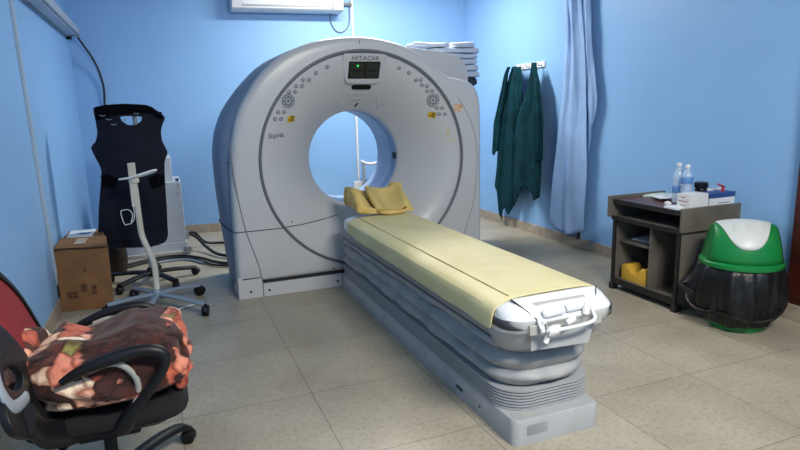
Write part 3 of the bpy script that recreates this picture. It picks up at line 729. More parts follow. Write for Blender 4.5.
# gown further along the wall (left in the photo); y decreases towards the camera
ga = empty('hanging_gown', (RX-.06, 5.8, 0), 'dark green surgical gown on left end of hook rail, hem reaching lower', 'gown', 'green gowns on the hook rail')
drape('gown_body', tb((1.80,5.76),(1.7,5.82),(1.5,5.91),(1.3,5.97),(.9,6.03),(.45,6.08),(.0,6.02)), tb((1.80,5.68),(1.7,5.60),(1.34,5.57),(.9,5.60),(.4,5.63),(0,5.72)),
      [(0,.46),(.12,.40),(.13,.14),(.28,.04),(.42,.20),(.6,.24),(.8,.16),(1,.40)], 1.80, RX-.075, GREEN, .024, 1.6, seed=1.3, depth=.03, parent=ga)
drape('sleeve', tb((1.80,5.78),(1.74,5.83),(1.5,5.95),(1.2,6.06),(.85,6.09)), tb((1.80,5.74),(1.74,5.78),(1.5,5.85),(1.2,5.93),(.85,5.98)), [(0,.90),(.5,.82),(1,.88)], 1.80, RX-.12, GREEN, .012, 2, nu=24, seed=4, depth=.02, parent=ga)
drape('collar', tb((1.80,5.64),(1.6,5.68),(1.3,5.62)), tb((1.80,5.57),(1.6,5.53),(1.3,5.55)), [(0,1.33),(1,1.31)], 1.79, RX-.10, GREEN, .010, 1.5, nu=20, nv=20, seed=2, depth=.01, parent=ga)
gb = empty('hanging_gown', (RX-.06, 5.3, 0), 'dark green surgical gown on right end of hook rail, nearer the curtain', 'gown', 'green gowns on the hook rail')
drape('gown_body', tb((1.80,5.33),(1.7,5.37),(1.54,5.45),(1.25,5.63),(.9,5.68),(.5,5.70),(.3,5.66)), tb((1.80,5.25),(1.7,5.23),(1.43,5.16),(.94,5.12),(.45,5.15),(.3,5.2)),
      [(0,.34),(.15,.30),(.35,.46),(.5,.53),(.75,.47),(.88,.40),(1,.44)], 1.81, RX-.105, GREEN, .024, 1.5, seed=5.1, depth=.035, parent=gb)
drape('sleeve', tb((1.78,5.28),(1.6,5.24),(1.2,5.20),(.8,5.19)), tb((1.78,5.23),(1.6,5.14),(1.2,5.08),(.8,5.08)), [(0,.80),(1,.84)], 1.78, RX-.15, GREEN, .010, 1.5, nu=20, seed=8, depth=.015, parent=gb)
obj('waist_tie', T([(RX-.16,5.62,1.03),(RX-.17,5.66,.99),(RX-.165,5.70,1.02),(RX-.17,5.64,1.0),(RX-.165,5.60,.93)], .008, n=8, sm=4), GREEN, gb, smooth=True)

# curtain
cu_ = empty('window_curtain', (RX-.06, 4.6, 0), 'light blue gathered curtain hanging full height on right wall', 'curtain')
drape('curtain_cloth', tb((3.0,4.86),(2.3,4.85),(1.885,4.83),(1.43,4.85),(.95,4.91),(.28,4.99),(.14,4.95)), tb((3.0,4.66),(2.3,4.63),(1.8,4.55),(1.3,4.50),(.9,4.47),(.2,4.48)),
      [(0,.22),(.15,.15),(.5,.13),(.8,.17),(1,.20)], 2.95, RX-.085, CURT, .020, 2, nu=110, nv=70, seed=.6, depth=.03, parent=cu_)
drape('folded_edge', tb((2.95,4.67),(1.8,4.57),(1.3,4.48),(1.1,4.47)), tb((2.95,4.60),(1.8,4.46),(1.45,4.385),(1.35,4.39),(1.1,4.44)), [(0,.95),(.5,1.12),(1,1.32)], 2.95, RX-.07, CURT, .012, 1.5, nu=24, seed=3, parent=cu_)
drape('dark_far_edge', tb((2.95,4.90),(2.3,4.89),(1.9,4.86),(1.43,4.87),(.95,4.93),(.25,5.02)), tb((2.95,4.84),(2.0,4.81),(1.2,4.85),(.6,4.93),(.2,4.96)), [(0,.24),(1,.21)], 2.95, RX-.03, CURT_D, .008, 1.5, nu=16, seed=3, parent=cu_)  # darker blue layer of cloth along the far edge
obj('curtain_rod', T([(RX-.08, 4.0, 2.96), (RX-.08, 5.4, 2.96)], .012, n=12), STEEL, cu_, smooth=True)
for y in (4.02, 5.38): obj('rod_bracket', B(RX-.09, RX, y-.01, y+.01, 2.945, 2.975), STEEL, cu_)
# short black stub drawn for the dark wall gap below the curtain
obj('black_stub', T([(RX-.03, 4.62, .10), (RX-.03, 4.62, .20)], .016, n=10), SEAM, label='short black stub under the blue curtain', cat='stub')

# ================================================================== desk and things on it
dk = empty('desk', (3.4, 3.17, 0), 'low dark brown desk with open shelves against right wall', 'desk')
DX0, DX1, DY0, DY1 = 3.09, 3.60, 2.83, 3.51
obj('desktop', B(DX0+.005, DX1, DY0+.025, DY1-.02, .665, .688), DESKT, dk, bevel=.003)
obj('desktop_edge', B(DX0, DX0+.008, DY0+.025, DY1-.02, .657, .690), DESKE, dk)
obj('slot_floor', B(DX0+.0, DX1-.02, DY0+.01, DY1-.01, .545, .562), DESK, dk, bevel=.002)
obj('slot_edge', B(DX0-.004, DX0+.004, DY0+.025, DY1-.02, .535, .566), DESKE, dk)
obj('upper_side', B(DX0-.005, DX1, DY0, DY0+.025, .548, .707), mat('desk_side_grey_brown', '#6a6559', .5, var=.12, scale=8), dk, bevel=.003)
obj('upper_side', B(DX0-.03, DX1, DY1-.025, DY1, .555, .712), DESK, dk, bevel=.003)
obj('side_panel', B(DX0+.02, DX1-.02, DY0+.03, DY0+.05, .02, .548), DESK, dk, bevel=.002)
obj('side_panel', B(DX0+.01, DX1-.02, DY1-.05, DY1-.03, .02, .548), DESK, dk, bevel=.002)
obj('back_panel', B(DX1-.02, DX1-.005, DY0+.05, DY1-.05, .1, .66), DESK, dk)
obj('divider', B(DX0+.03, DX1-.03, 3.12, 3.14, .09, .546), DESK, dk)
obj('shelf', B(DX0+.05, DX1-.03, 3.14, DY1-.05, .365, .383), DESK, dk, bevel=.002)
obj('bottom_shelf', B(DX0+.015, DX1-.03, DY0+.05, DY1-.05, .07, .09), DESK, dk, bevel=.002)
obj('bottom_rail', B(DX0+.005, DX0+.015, DY0+.05, DY1-.05, .045, .092), DESKE, dk)
for y in (DY0+.04, DY1-.04):
    obj('leg', B(DX0-.005, DX0+.05, y-.022, y+.018, 0, .05), DESKE, dk, bevel=.003)
    obj('leg', B(DX1-.08, DX1-.02, y-.022, y+.018, 0, .05), DESKE, dk, bevel=.003)
    obj('front_edge', B(DX0+.004, DX0+.022, y-.013, y+.013, .05, .545), DESKE, dk, bevel=.002)
# papers
def sheet(c, w, h, rot, z, m, label, th=.004, group=None, seed=0, name='paper_sheets', cat='papers'):
    bm = NB(); n = 8; R = []
    Mx = Matrix.Rotation(rot, 3, 'Z')
    for lay in (0, th):
        pass
    vt = [[bm.verts.new(Vector((c[0], c[1], z))+Mx @ Vector((w*(i/n-.5), h*(j/n-.5), th+.006*abs(noise.noise(Vector((i*.5, j*.5, seed))))))) for j in range(n+1)] for i in range(n+1)]
    vb = [[bm.verts.new(Vector((c[0], c[1], z))+Mx @ Vector((w*(i/n-.5), h*(j/n-.5), 0))) for j in range(n+1)] for i in range(n+1)]
    for i in range(n):
        for j in range(n):
            bm.faces.new((vt[i][j], vt[i+1][j], vt[i+1][j+1], vt[i][j+1])); bm.faces.new((vb[i][j], vb[i][j+1], vb[i+1][j+1], vb[i+1][j]))
    for i in range(n):
        bm.faces.new((vt[i][0], vb[i][0], vb[i+1][0], vt[i+1][0])); bm.faces.new((vt[i+1][n], vb[i+1][n], vb[i][n], vt[i][n]))
        bm.faces.new((vt[0][i+1], vb[0][i+1], vb[0][i], vt[0][i])); bm.faces.new((vt[n][i], vb[n][i], vb[n][i+1], vt[n][i+1]))
    return obj(name, bm, m, label=label, cat=cat, group=group)
sheet((3.48, 3.36), .22, .25, .25, .689, PAPERG, 'pale green-white papers stacked at far end of the desk', th=.012, seed=2)
sheet((3.40, 3.27), .20, .16, -.35, .708, PAPER, 'top white sheet lying askew over the pale papers on the desk', th=.003, seed=5)
sheet((3.30, 3.30), .16, .22, .1, .384, PAPER, 'grey-white papers on inner shelf of the desk', th=.008, seed=5)
def bottle(x, y, h, label, lblz):
    t = empty('water_bottle', (x, y, .689), label, 'bottle', 'clear plastic bottles on the desk')
    s = h/.25; b = .689
    prof = [(.028,0),(.037,.004),(.038,.02),(.0355,.045),(.038,.06),(.0355,.08),(.038,.10),(.0355,.12),(.038,.14),(.038,.165),(.033,.19),(.020,.215),(.0135,.228),(.0135,.236)]
    obj('bottle_body', lathe(NB(), (x, y, b), [(r, z*s) for r, z in prof], 24), BOTTLE, t, smooth=True)
    obj('cap', lathe(NB(), (x, y, b), [(.0155,.232*s),(.0165,.235*s),(.0165,.252*s),(.014,.255*s)], 20), PLASTW, t, smooth=True)
    obj('bottle_label', lathe(NB(), (x, y, b), [(.0385,lblz*s),(.039,(lblz+.001)*s),(.039,(lblz+.042)*s),(.0385,(lblz+.043)*s)], 24), BLABEL, t, smooth=True)
bottle(3.35, 3.135, .275, 'clear water bottle with blue band low down, farther of the two on the desk', .065)
bottle(3.33, 3.045, .27, 'clear water bottle with blue label near its shoulder, nearer of the two on the desk', .135)
# tape roll, small tray
obj('cotton_ball', lathe(NB(), (3.17, 3.045, .689), [(.006,0),(.018,.004),(.024,.016),(.022,.028),(.010,.036)], 16), TAPE, smooth=True, label='small white cotton ball on desk in front of the bottles', cat='cotton ball')
obj('strip_packet', rings(NB(), [[Vector((3.10+a, 2.97+b, z)) for a, b in rrect(0, .14, -.07, .045, .008)] for z in (.689, .703)]), PAPER, label='flat white blister packet at front edge of the desk', cat='packet', bevel=.002)
# cartons
wb = empty('glove_box', (3.26, 2.905, .689), 'white cardboard box with red print at near corner of the desk', 'box')
obj('box_body', B(3.165, 3.33, 2.862, 2.965, .689, .790), PLASTW, wb, bevel=.002)
for i, (z, w, m) in enumerate(((.768,.035,INKR),(.742,.078,INKR),(.714,.04,INKR))):
    obj('red_print', B(3.1635, 3.1645, 2.915-w/2, 2.915-w/2+w, z, z+.004), m, wb)
bb = empty('medicine_box', (3.45, 2.90, .689), 'white box with dark blue lid beside the red-printed box', 'box')
obj('box_body', B(3.345, 3.57, 2.86, 2.96, .689, .765), PAPER, bb, bevel=.002)
obj('blue_lid', B(3.343, 3.572, 2.858, 2.962, .752, .785), mat('box_blue', '#2a4a8c', .5), bb, bevel=.002)
obj('grey_print', B(3.42, 3.52, 2.8585, 2.8600, .715, .72), SEAMG, bb)
jb = empty('black_jar', (3.46, 3.04, .689), 'squat black jar behind the white box on the desk', 'jar')
obj('jar_body', lathe(NB(), (3.46, 3.04, .689), [(.035,0),(.040,.006),(.040,.095),(.034,.11)], 24), BLACK, jb, smooth=True)
obj('jar_lid', lathe(NB(), (3.46, 3.04, .689), [(.043,.11),(.045,.114),(.045,.142),(.040,.147),(.02,.148)], 24), BLACK, jb, smooth=True)
wp = obj('paper_packet', B(3.44, 3.57, 2.966, 2.974, .689, .80), PAPER, bevel=.003, label='thin white packet standing upright behind the blue-lidded box', cat='packet')
rp = empty('red_clip', (3.50, 2.90, .785), 'small red plastic clip on top of the blue-lidded box', 'clip')
obj('clip_body', T([(3.50,2.90,.785),(3.50,2.90,.805),(3.505,2.90,.822)], [.012,.010,.012], n=10), REDP, rp, smooth=True)
obj('clip_arm', T([(3.505,2.90,.818),(3.47,2.905,.832),(3.455,2.905,.838)], .006, n=8), REDP, rp, smooth=True)
# yellow foam block on bottom shelf
yb = smooth2([(3.19,.092),(3.19,.165),(3.20,.192),(3.235,.197),(3.265,.165),(3.305,.15),(3.345,.165),(3.375,.197),(3.405,.192),(3.415,.165),(3.415,.092)], 3)
yb = [(3.175,.091),(3.172,.17),(3.185,.197),(3.215,.200),(3.235,.18),(3.26,.155),(3.29,.147),(3.32,.155),(3.345,.18),(3.365,.200),(3.40,.197),(3.412,.17),(3.41,.091)]
obj('foam_head_block', prism([yb], .12, frame_mat((3.20, 0, 0), (0,1,0), (0,0,1)), bevel=.006), mat('foam_block_yellow', '#d9ac3c', .6, var=.06), autos=40, label='yellow foam block with scooped top on bottom shelf of the desk', cat='foam block')

# ================================================================== bin
bx, by = 3.262, 2.535
bn = empty('trash_bin', (bx, by, 0), 'green swing-top trash bin with white flap, lined with a black bag', 'trash bin')
obj('bin_body', lathe(NB(), (bx, by, 0), [(.155,0),(.165,.006),(.20,.38),(.205,.40)], 48), BING, bn, smooth=True)
def wav(z): return 0
bm = NB(); R = []
for k, (r, z, a) in enumerate(((.172,.075,.004),(.205,.085,.012),(.225,.12,.018),(.238,.18,.020),(.246,.26,.018),(.243,.33,.014),(.236,.38,.010),(.215,.41,.006),(.20,.418,.002))):
    ring = []
    for i in range(120):
        t = 2*PI*i/120; q = noise.noise(Vector((math.cos(t)*3.5, math.sin(t)*3.5, z*3.2)))*a*2.2+noise.noise(Vector((math.cos(t)*9, math.sin(t)*9, z*8)))*a*1.1
        q += .05*max(0, math.cos(t-2.35))**6*(1 if .1 < z < .3 else .2)
        tilt = (.052*math.sin(t+.75)*(1-z/.42) if z < .42 else 0)+noise.noise(Vector((math.cos(t)*2, math.sin(t)*2, 3)))*.025*(z < .15)
        ring.append(Vector((bx+(r+q)*math.cos(t), by+(r+q)*math.sin(t), z+tilt)))
    R.append(ring)
obj('bin_bag', rings(bm, R, cap=False), BAGB, bn, smooth=True)
obj('bag_fold', T([(bx+(.243+.05*max(0, math.cos(t-2.35))**6+.006*math.sin(7*t))*math.cos(t), by+(.243+.05*max(0, math.cos(t-2.35))**6+.006*math.sin(7*t))*math.sin(t), .155+.045*math.sin(t+.75)+.014*math.sin(4*t)) for t in [2*PI*i/60 for i in range(60)]], .008, n=8, closed=True), BAGB, bn, smooth=True)
obj('bag_corner', T([(bx-.16,by+.17,.30),(bx-.22,by+.19,.27),(bx-.275,by+.19,.245),(bx-.23,by+.12,.20)], [.03,.026,.010,.02], n=8, sm=4), BAGB, bn, smooth=True)
# lid: ring rim + domed hood, axis of the barrel flap tilted to the room
obj('lid_rim', lathe(NB(), (bx, by, 0), [(.20,.395),(.232,.40),(.236,.408),(.234,.425),(.222,.436),(.20,.44)], 56), BING, bn, smooth=True)
# hood: D shaped side cheeks and a curved swing flap between them
bm = NB(); NN = 40; R = []
W = .2
# flap drum axis runs along direction d (towards lower right of the picture)
d = Vector((.78, -.62, 0)).normalized(); e = Vector((-d.y, d.x, 0))   # d: axis, e: across
if e.x > 0: e = -e                                                  # e points to the room side (-x)
cen = Vector((bx, by, .435))
def hoodpt(s, a, k=1):
    # s -1..1 along the axis, a 0..pi over the top
    w = math.sqrt(max(0, 1-(s*.90)**2)); h = math.sin(a)**.8
    return cen+d*(s*.205*k*(1-.17*h))+e*(math.cos(a)*.212*w*k*(1 if math.cos(a) > 0 else 1))+Vector((0, 0, 1))*(h*.232*k*(1-.10*s*s))
rows = []
for i in range(25):
    s = -1+2*i/24
    rows.append([hoodpt(s, PI*j/30) for j in range(31)])
rings(bm, rows, closed=False, cap=False)
obj('hood', bm, BING, bn, smooth=True, solid=.004)
for s in (-1, 1):
    cap_ = [hoodpt(s, PI*j/30) for j in range(31)]
    b2 = NB(); vs = [b2.verts.new(p) for p in cap_]; b2.faces.new(vs); obj('hood_cheek', b2, BING, bn, solid=.004)
bm = NB(); rows = []
for i in range(21):
    s = -.90+1.72*i/20
    lim0, lim1 = .10+.40*abs((s+.04)/.86)**2.8, .56
    rows.append([hoodpt(s, PI*(lim0+(lim1-lim0)*j/20), 1.02) for j in range(21)])
rings(bm, rows, closed=False, cap=False)
fl = obj('swing_flap', bm, BINW, bn, smooth=True, solid=.006)
for s in (-.42, -.02, .38):
    obj('flap_rib', T([hoodpt(s, PI*a, 1.03) for a in (.27, .32, .37, .42)], [.004,.009,.009,.004], n=8), BINW, fl, smooth=True)

# ================================================================== left: carton
ct = empty('cardboard_box', (-.61, 5.0, 0), 'tall brown cardboard box on floor against left wall', 'box')
CT = [(-.785,4.76),(-.435,4.705),(-.52,5.44),(-.772,5.47)]
def ringz(P, z): return [Vector((a, b, z)) for a, b in P]
obj('box_body', rings(NB(), [ringz(CT, 0), ringz([(-.785,4.76),(-.43,4.705),(-.52,5.44),(-.77,5.47)], .47)]), CARTON, ct, bevel=.004)
cx_ = [(-.786,4.755),(-.458,4.705)]
obj('top_flap', rings(NB(), [[Vector((-.784,4.752,.472)),Vector((-.43,4.697,.468)),Vector((-.465,5.05,.476)),Vector((-.778,5.10,.478))],[Vector((-.784,4.752,.478)),Vector((-.43,4.697,.474)),Vector((-.465,5.05,.482)),Vector((-.778,5.10,.484))]]), CARTON, ct, bevel=.001)
obj('flap_gap', T([(-.782,4.753,.462),(-.70,4.742,.467),(-.60,4.727,.459),(-.432,4.698,.463)], .004, n=6), SEAM, ct)
obj('packing_tape', B(-.66, -.585, 4.80, 5.0, .4835, .4855), mat('tape_cream', '#b9a58a', .5), ct)
for x, z, w, h in ((-.70,.12,.07,.05),(-.62,.17,.04,.06),(-.55,.15,.03,.07),(-.60,.30,.02,.02)):
    obj('printed_mark', prism([rrect(x-w/2, x+w/2, z-h/2, z+h/2, .004)], .001, frame_mat((-.785, 4.7595, 0), (.355,-.055,0), (0,0,1)) @ Matrix.Translation((.785, 0, .001))), mat('carton_print', '#6b452c', .85, var=.3, scale=60), ct)
pp = empty('printed_sheet', (-.66, 5.24, .472), 'white printed paper sheet on far end of the cardboard box', 'paper')
obj('sheet', B(-.75, -.565, 5.12, 5.42, .472, .479), PAPER, pp, bevel=.001)
obj('print', prism([smooth2([(-.70,5.24),(-.66,5.29),(-.61,5.27),(-.60,5.30),(-.59,5.24),(-.63,5.21),(-.67,5.23)], 3)], .001, Matrix.Translation((0, 0, .4798))), INKB, pp)

# ================================================================== apron on its rack
YA = 5.25
ar = empty('apron_rack', (-.18, 5.36, 0), 'black five-legged rack with thin grey pole under the navy apron', 'rack')
obj('pole', T([(-.175,5.31,.08),(-.175,5.31,1.40)], .019, n=14), GREYB, ar, smooth=True)
obj('cross_bar', T([(-.42,5.33,1.40),(-.18,5.33,1.425),(.03,5.33,1.40)], .014, n=10, sm=3), BLACK, ar, smooth=True)
obj('hub', lathe(NB(), (-.175, 5.31, 0), [(.03,.05),(.045,.06),(.045,.10),(.028,.13)], 20), BLACK, ar, smooth=True)
def caster(c, m, par, r=.028, ang=0):
    cst = obj('caster', lathe(NB(), (c[0], c[1], 0), [(.010, r*1.7), (.012, r*2.5)], 10), m, par, smooth=True)
    for s in (-1, 1):
        b = NB(); ax = Vector((math.cos(ang), math.sin(ang), 0)); u = Vector((-ax.y, ax.x, 0))
        rg = [[Vector((c[0], c[1], r))+ax*(s*.013+h)+(u*math.cos(2*PI*k/18)+Vector((0,0,1))*math.sin(2*PI*k/18))*rr for k in range(18)] for rr, h in ((r*.8,-.009),(r,-.006),(r,.006),(r*.8,.009))]
        rings(b, rg); obj('wheel', b, m, cst, smooth=True)
    b = NB(); rg = [[Vector((c[0], c[1], r))+Vector((math.cos(ang), math.sin(ang), 0))*h+(Vector((-math.sin(ang), math.cos(ang), 0))*math.cos(PI*k/10)+Vector((0,0,1))*math.sin(PI*k/10))*r*1.15 for k in range(11)] for h in (-.02, .02)]
    rings(b, rg, closed=False, cap=False); obj('fork', b, m, cst, smooth=True, solid=.003)
    return cst
def star(par, c, R_, h, m, mc, angs, w=(.024,.016), cr=.028, drop=.02):
    for a in angs:
        dx, dy = math.cos(a), math.sin(a)
        pts = [(c[0]+dx*.02, c[1]+dy*.02, h), (c[0]+dx*R_*.5, c[1]+dy*R_*.5, h-.004), (c[0]+dx*R_, c[1]+dy*R_, h-drop)]
        obj('leg', T(pts, .02, n=10, sm=4, flat=w[::-1], up=(0,0,1)), m, par, smooth=True)
        caster((c[0]+dx*R_, c[1]+dy*R_), mc, par, cr, a+.8)
star(ar, (-.175,5.31), .36, .085, BLACK, BLACK, [math.radians(a) for a in (-60, 12, 84, 156, 228)], w=(.030,.018), cr=.028)
OUT = [(-0.463,1.456),(-.42,1.468),(-0.383,1.477),(-0.233,1.482),(-0.074,1.47),(-.01,1.43),(0.051,1.372),(0.03,1.32),(0.011,1.262),(0.010,1.21),(0.016,1.165),(0.044,1.09),(0.026,1.04),(0.012,0.99),(0.003,0.863),(-.002,.74),(-0.006,0.613),(-.014,.48),(-0.019,0.393),(-0.056,0.337),(-0.159,0.314),(-0.255,0.318),(-0.355,0.327),(-0.46,0.352),(-0.535,0.431),(-0.531,0.537),(-0.501,0.737),(-0.475,.87),(-0.462,0.958),(-.47,1.01),(-0.487,1.055),(-0.515,1.15),(-0.478,1.195),(-.462,1.24),(-0.455,1.279),(-0.459,1.364)]
NECK = [(-0.28,1.382),(-.24,1.388),(-.16,1.386),(-0.12,1.377),(-0.13,1.346),(-0.17,1.316),(-0.229,1.318),(-0.269,1.351)]
ap = empty('lead_apron', (-.24, YA, .3), 'dark navy sleeveless lead apron hanging near the back left corner', 'apron')
def apron_warp(bm):
    bmesh.ops.triangulate(bm, faces=bm.faces)
    for _ in range(4):
        ed = [e for e in bm.edges if e.calc_length() > .07]
        if not ed: break
        bmesh.ops.subdivide_edges(bm, edges=ed, cuts=1); bmesh.ops.triangulate(bm, faces=bm.faces)
    for v in bm.verts:
        x, z = v.co.x, v.co.z
        v.co.y += .10*((x+.24)/.28)**2*.5 - .02*math.sin(9*x+2*z)*(1.5-z) + noise.noise(Vector((x*5, z*3, 2)))*.02
    return bm
obj('apron_front', apron_warp(prism([smooth2(OUT, 2), NECK], .03, XZ(YA))), APRON, ap, autos=60)
obj('shoulder_band', apron_warp(prism([[(-.455,1.455),(-.37,1.479),(-.233,1.484),(-.08,1.472),(.04,1.38),(.02,1.35),(-.06,1.405),(-.1,1.41),(-.22,1.405),(-.33,1.40),(-.45,1.36)]], .016, XZ(YA-.024))), BRIND, ap, autos=60)
obj('side_patch', apron_warp(prism([[(-.10,.80),(.0,.83),(-.0,.90),(-.06,.92),(-.12,.89)]], .012, XZ(YA-.024))), BRIND, ap)
obj('side_patch', apron_warp(prism([[(-.47,.85),(-.38,.82),(-.36,.90),(-.42,.94),(-.47,.93)]], .012, XZ(YA-.024))), BRIND, ap)
obj('fastener', T([(-.25,YA-.01,1.37),(-.24,YA-.01,1.355)], .008, n=8), STEEL, ap, smooth=True)
for x, z in ((-.40,1.40),(-.33,1.33),(-.36,1.37),(-.16,1.41)): obj('stitch_mark', T([(x-.02,YA-.025,z),(x,YA-.027,z-.008),(x+.02,YA-.025,z-.002)], .003, n=6), GREYB, ap)
bg = [(-.505,.30),(-.40,.32),(-.315,.30),(-.31,.2),(-.325,.08),(-.36,.0),(-.45,.0),(-.50,.08),(-.515,.2)]
obj('cloth_bag', rings(NB(), [ [Vector((-.46+.075*k*math.cos(2*PI*i/24), 5.80+.10*k*math.sin(2*PI*i/24), z)) for i in range(24)] for z, k in ((0,.8),(.03,1),(.15,1.1),(.27,1.0),(.34,.75))]), BROWN, smooth=True, label='dark brown cloth bag behind the apron rack near the cardboard box', cat='bag')

# ================================================================== grey stand with bent pole
pb = Vector((-.13, 4.57, 0))
ps = empty('pole_stand', pb, 'off-white bent pole stand on grey five-star base with black casters', 'stand')
pts = [(-.13,4.57,.06),(-.128,4.60,.17),(-.134,4.72,.29),(-.165,4.80,.38),(-.20,4.85,.49),(-.207,4.85,.60),(-.212,4.85,.84),(-.22,4.85,1.046)]
obj('pole', T(pts, .020, n=14, sm=5, flat=(.022,.020)), BEIGEP, ps, smooth=True)
obj('top_sleeve', rings(NB(), [[Vector((-.22+a, 4.85+b, z)) for a, b in rrect(-.026,.026,-.022,.022,.006)] for z in (.72,1.045)]), BEIGEP, ps, bevel=.002)
obj('collar', lathe(NB(), (-.214,4.85,.895), [(.028,0),(.036,.005),(.036,.03),(.028,.035)], 18), BEIGEP, ps, smooth=True)
obj('cross_arm', T([(-.31,4.84,.93),(-.22,4.80,.945),(-.15,4.80,.965),(-.06,4.83,.985),(-.07,4.86,.97),(-.15,4.88,.945),(-.24,4.89,.93)], .008, n=10, sm=4, closed=True), PLASTW, ps, smooth=True)
obj('hub', lathe(NB(), (pb.x, pb.y, 0), [(.03,.07),(.036,.08),(.034,.12),(.026,.135)], 20), GREYB, ps, smooth=True)
cpts = [(.178,4.20),(.17,4.72),(-.30,4.86),(-.46,4.50),(-.20,4.17)]
for x, y in cpts:
    v = Vector((x, y, 0))-pb; a = math.atan2(v.y, v.x)
    obj('leg', T([pb+Vector((0,0,.10)), pb+v*.5+Vector((0,0,.098)), pb+v+Vector((0,0,.083))], .02, n=10, sm=4, flat=(.015,.022), up=(0,0,1)), GREYB, ps, smooth=True)
    caster((x, y), BLACK, ps, .036, a+.6)
obj('hanging_wire', T([(-.255,4.82,.62),(-.262,4.815,.60),(-.285,4.81,.596),(-.31,4.81,.60),(-.325,4.81,.69),(-.30,4.81,.705),(-.265,4.81,.70),(-.248,4.81,.66),(-.262,4.81,.61),(-.243,4.81,.625),(-.235,4.82,.69),(-.24,4.83,.78)], .0032, n=8, sm=5), PLASTW, smooth=True, label='thin white wire loops hanging beside the bent pole', cat='wire')

# ================================================================== metal cabinet behind and cables
mc = empty('power_cabinet', (-.05, 6.6, 0), 'grey-white metal cabinet behind the apron near back wall', 'cabinet')
obj('cabinet_body', B(-.30, .146, 6.30, 6.90, .125, .73), CABW, mc, bevel=.004)
obj('cabinet_plinth', B(-.42, .15, 6.29, 6.90, .02, .122), CABW, mc, bevel=.004)
obj('upper_box', B(-.20, .075, 6.42, 6.80, .73, .97), CABW, mc, bevel=.006)
obj('base_rail', B(-.48, .16, 6.24, 6.30, 0, .035), LATCH, mc, bevel=.003)
obj('knob', T([(.115,6.34,.73),(.115,6.34,.76)], [.014,.018], n=12), INKB, mc, smooth=True)
for x, z in ((.12,.70),(.11,.62),(.13,.50),(.13,.40)): obj('screw', lathe(NB(), (x, 6.296, z), [(.006,0),(.006,.005)], 10, 'y'), SEAMG, mc)
obj('cable_gland', B(.13, .19, 6.22, 6.30, .02, .075), STEEL, mc, bevel=.004)
obj('cable_gland', B(.148, .18, 6.40, 6.46, .12, .20), STEEL, mc, bevel=.004)
def cable(pts, r, label): obj('floor_cable', T(pts, r*.78, n=10, sm=6), CABB, smooth=True, label=label, cat='cable', group='black cables between the cabinet and the scanner')
cable([(.18,6.43,.17),(.25,6.35,.14),(.33,6.2,.06),(.42,5.95,.03),(.60,5.75,.03),(.75,5.70,.03)], .020, 'thick black cable leaving the cabinet side toward the back of the scanner')
cable([(.175,6.42,.19),(.24,6.45,.17),(.34,6.5,.05),(.5,6.5,.025),(.75,6.4,.025)], .018, 'black cable on floor running nearest the back wall')
cable([(-.42,5.95,.02),(-.30,6.03,.02),(-.12,6.12,.02),(.08,6.10,.02),(.25,5.92,.02),(.38,5.66,.022),(.55,5.50,.022)], .018, 'long black cable arcing across floor in front of the cabinet')
cable([(-.40,5.88,.017),(-.28,5.97,.017),(-.10,6.05,.017),(.08,6.03,.017),(.22,5.86,.017),(.34,5.60,.017),(.55,5.44,.017)], .014, 'thinner black cable lying along the long arc in front of the cabinet')
obj('ribbed_hose', T([(-.20,5.90,.013),(-.02,5.98,.013),(.14,5.93,.013),(.26,5.72,.013)], .010, n=8, sm=5), GREYB, smooth=True, label='thin grey hose beside the black floor cables', cat='hose')
obj('white_strip', T([(-.02,4.40,.008),(.04,4.44,.008),(.09,4.47,.008),(.15,4.52,.008)], .008, n=8, sm=4, flat=(.006,.014), up=(0,0,1)), PLASTW, smooth=True, label='short white cable lying on floor under the grey star base', cat='cable')

# ================================================================== office chair (faces +x)
oc = empty('office_chair', (-.25, 2.2, 0), 'black office chair with red mesh back, blanket lying on its seat', 'chair')
# seat
R = []
for z, ins in ((.395,.03),(.405,.008),(.425,0),(.445,.002),(.462,.015),(.468,.05)):
    R.append(lring(-.50+ins, .005-ins, 1.965+ins, 2.43-ins, .09-ins*.5, z, 8))
obj('seat', rings(NB(), R), BLACKF, oc, autos=60)
obj('seat_pan', rings(NB(), [lring(-.44, -.06, 2.02, 2.38, .06, .37), lring(-.47, -.03, 1.99, 2.41, .07, .395)]), BLACK, oc, bevel=.004)
obj('tilt_mechanism', B(-.36, -.16, 2.12, 2.28, .30, .372), BLACK, oc, bevel=.01)
obj('gas_lift', lathe(NB(), (-.27, 2.20, 0), [(.034,.06),(.034,.20),(.022,.202),(.022,.30)], 20), BLACK, oc, smooth=True)
obj('tilt_lever', T([(-.36,2.14,.33),(-.40,2.08,.32),(-.41,2.05,.30),(-.40,2.04,.27)], .010, n=8, sm=3), BLACK, oc, smooth=True)
cc = Vector((-.27, 2.20, 0))
for ad in (52, -20, -92, -164, 124):
    a = math.radians(ad); d_ = Vector((math.cos(a), math.sin(a), 0)); Rr = .40 if ad == 52 else .30
    if ad == 52: Rr = .42
    obj('leg', T([cc+Vector((0,0,.12)), cc+d_*Rr*.45+Vector((0,0,.125)), cc+d_*Rr*.85+Vector((0,0,.10)), cc+d_*Rr+Vector((0,0,.06))], .03, n=12, sm=4, flat=(.018,.030), up=(0,0,1)), BLACK, oc, smooth=True)
    caster((cc.x+d_.x*Rr, cc.y+d_.y*Rr), BLACK, oc, .027, a+.5)
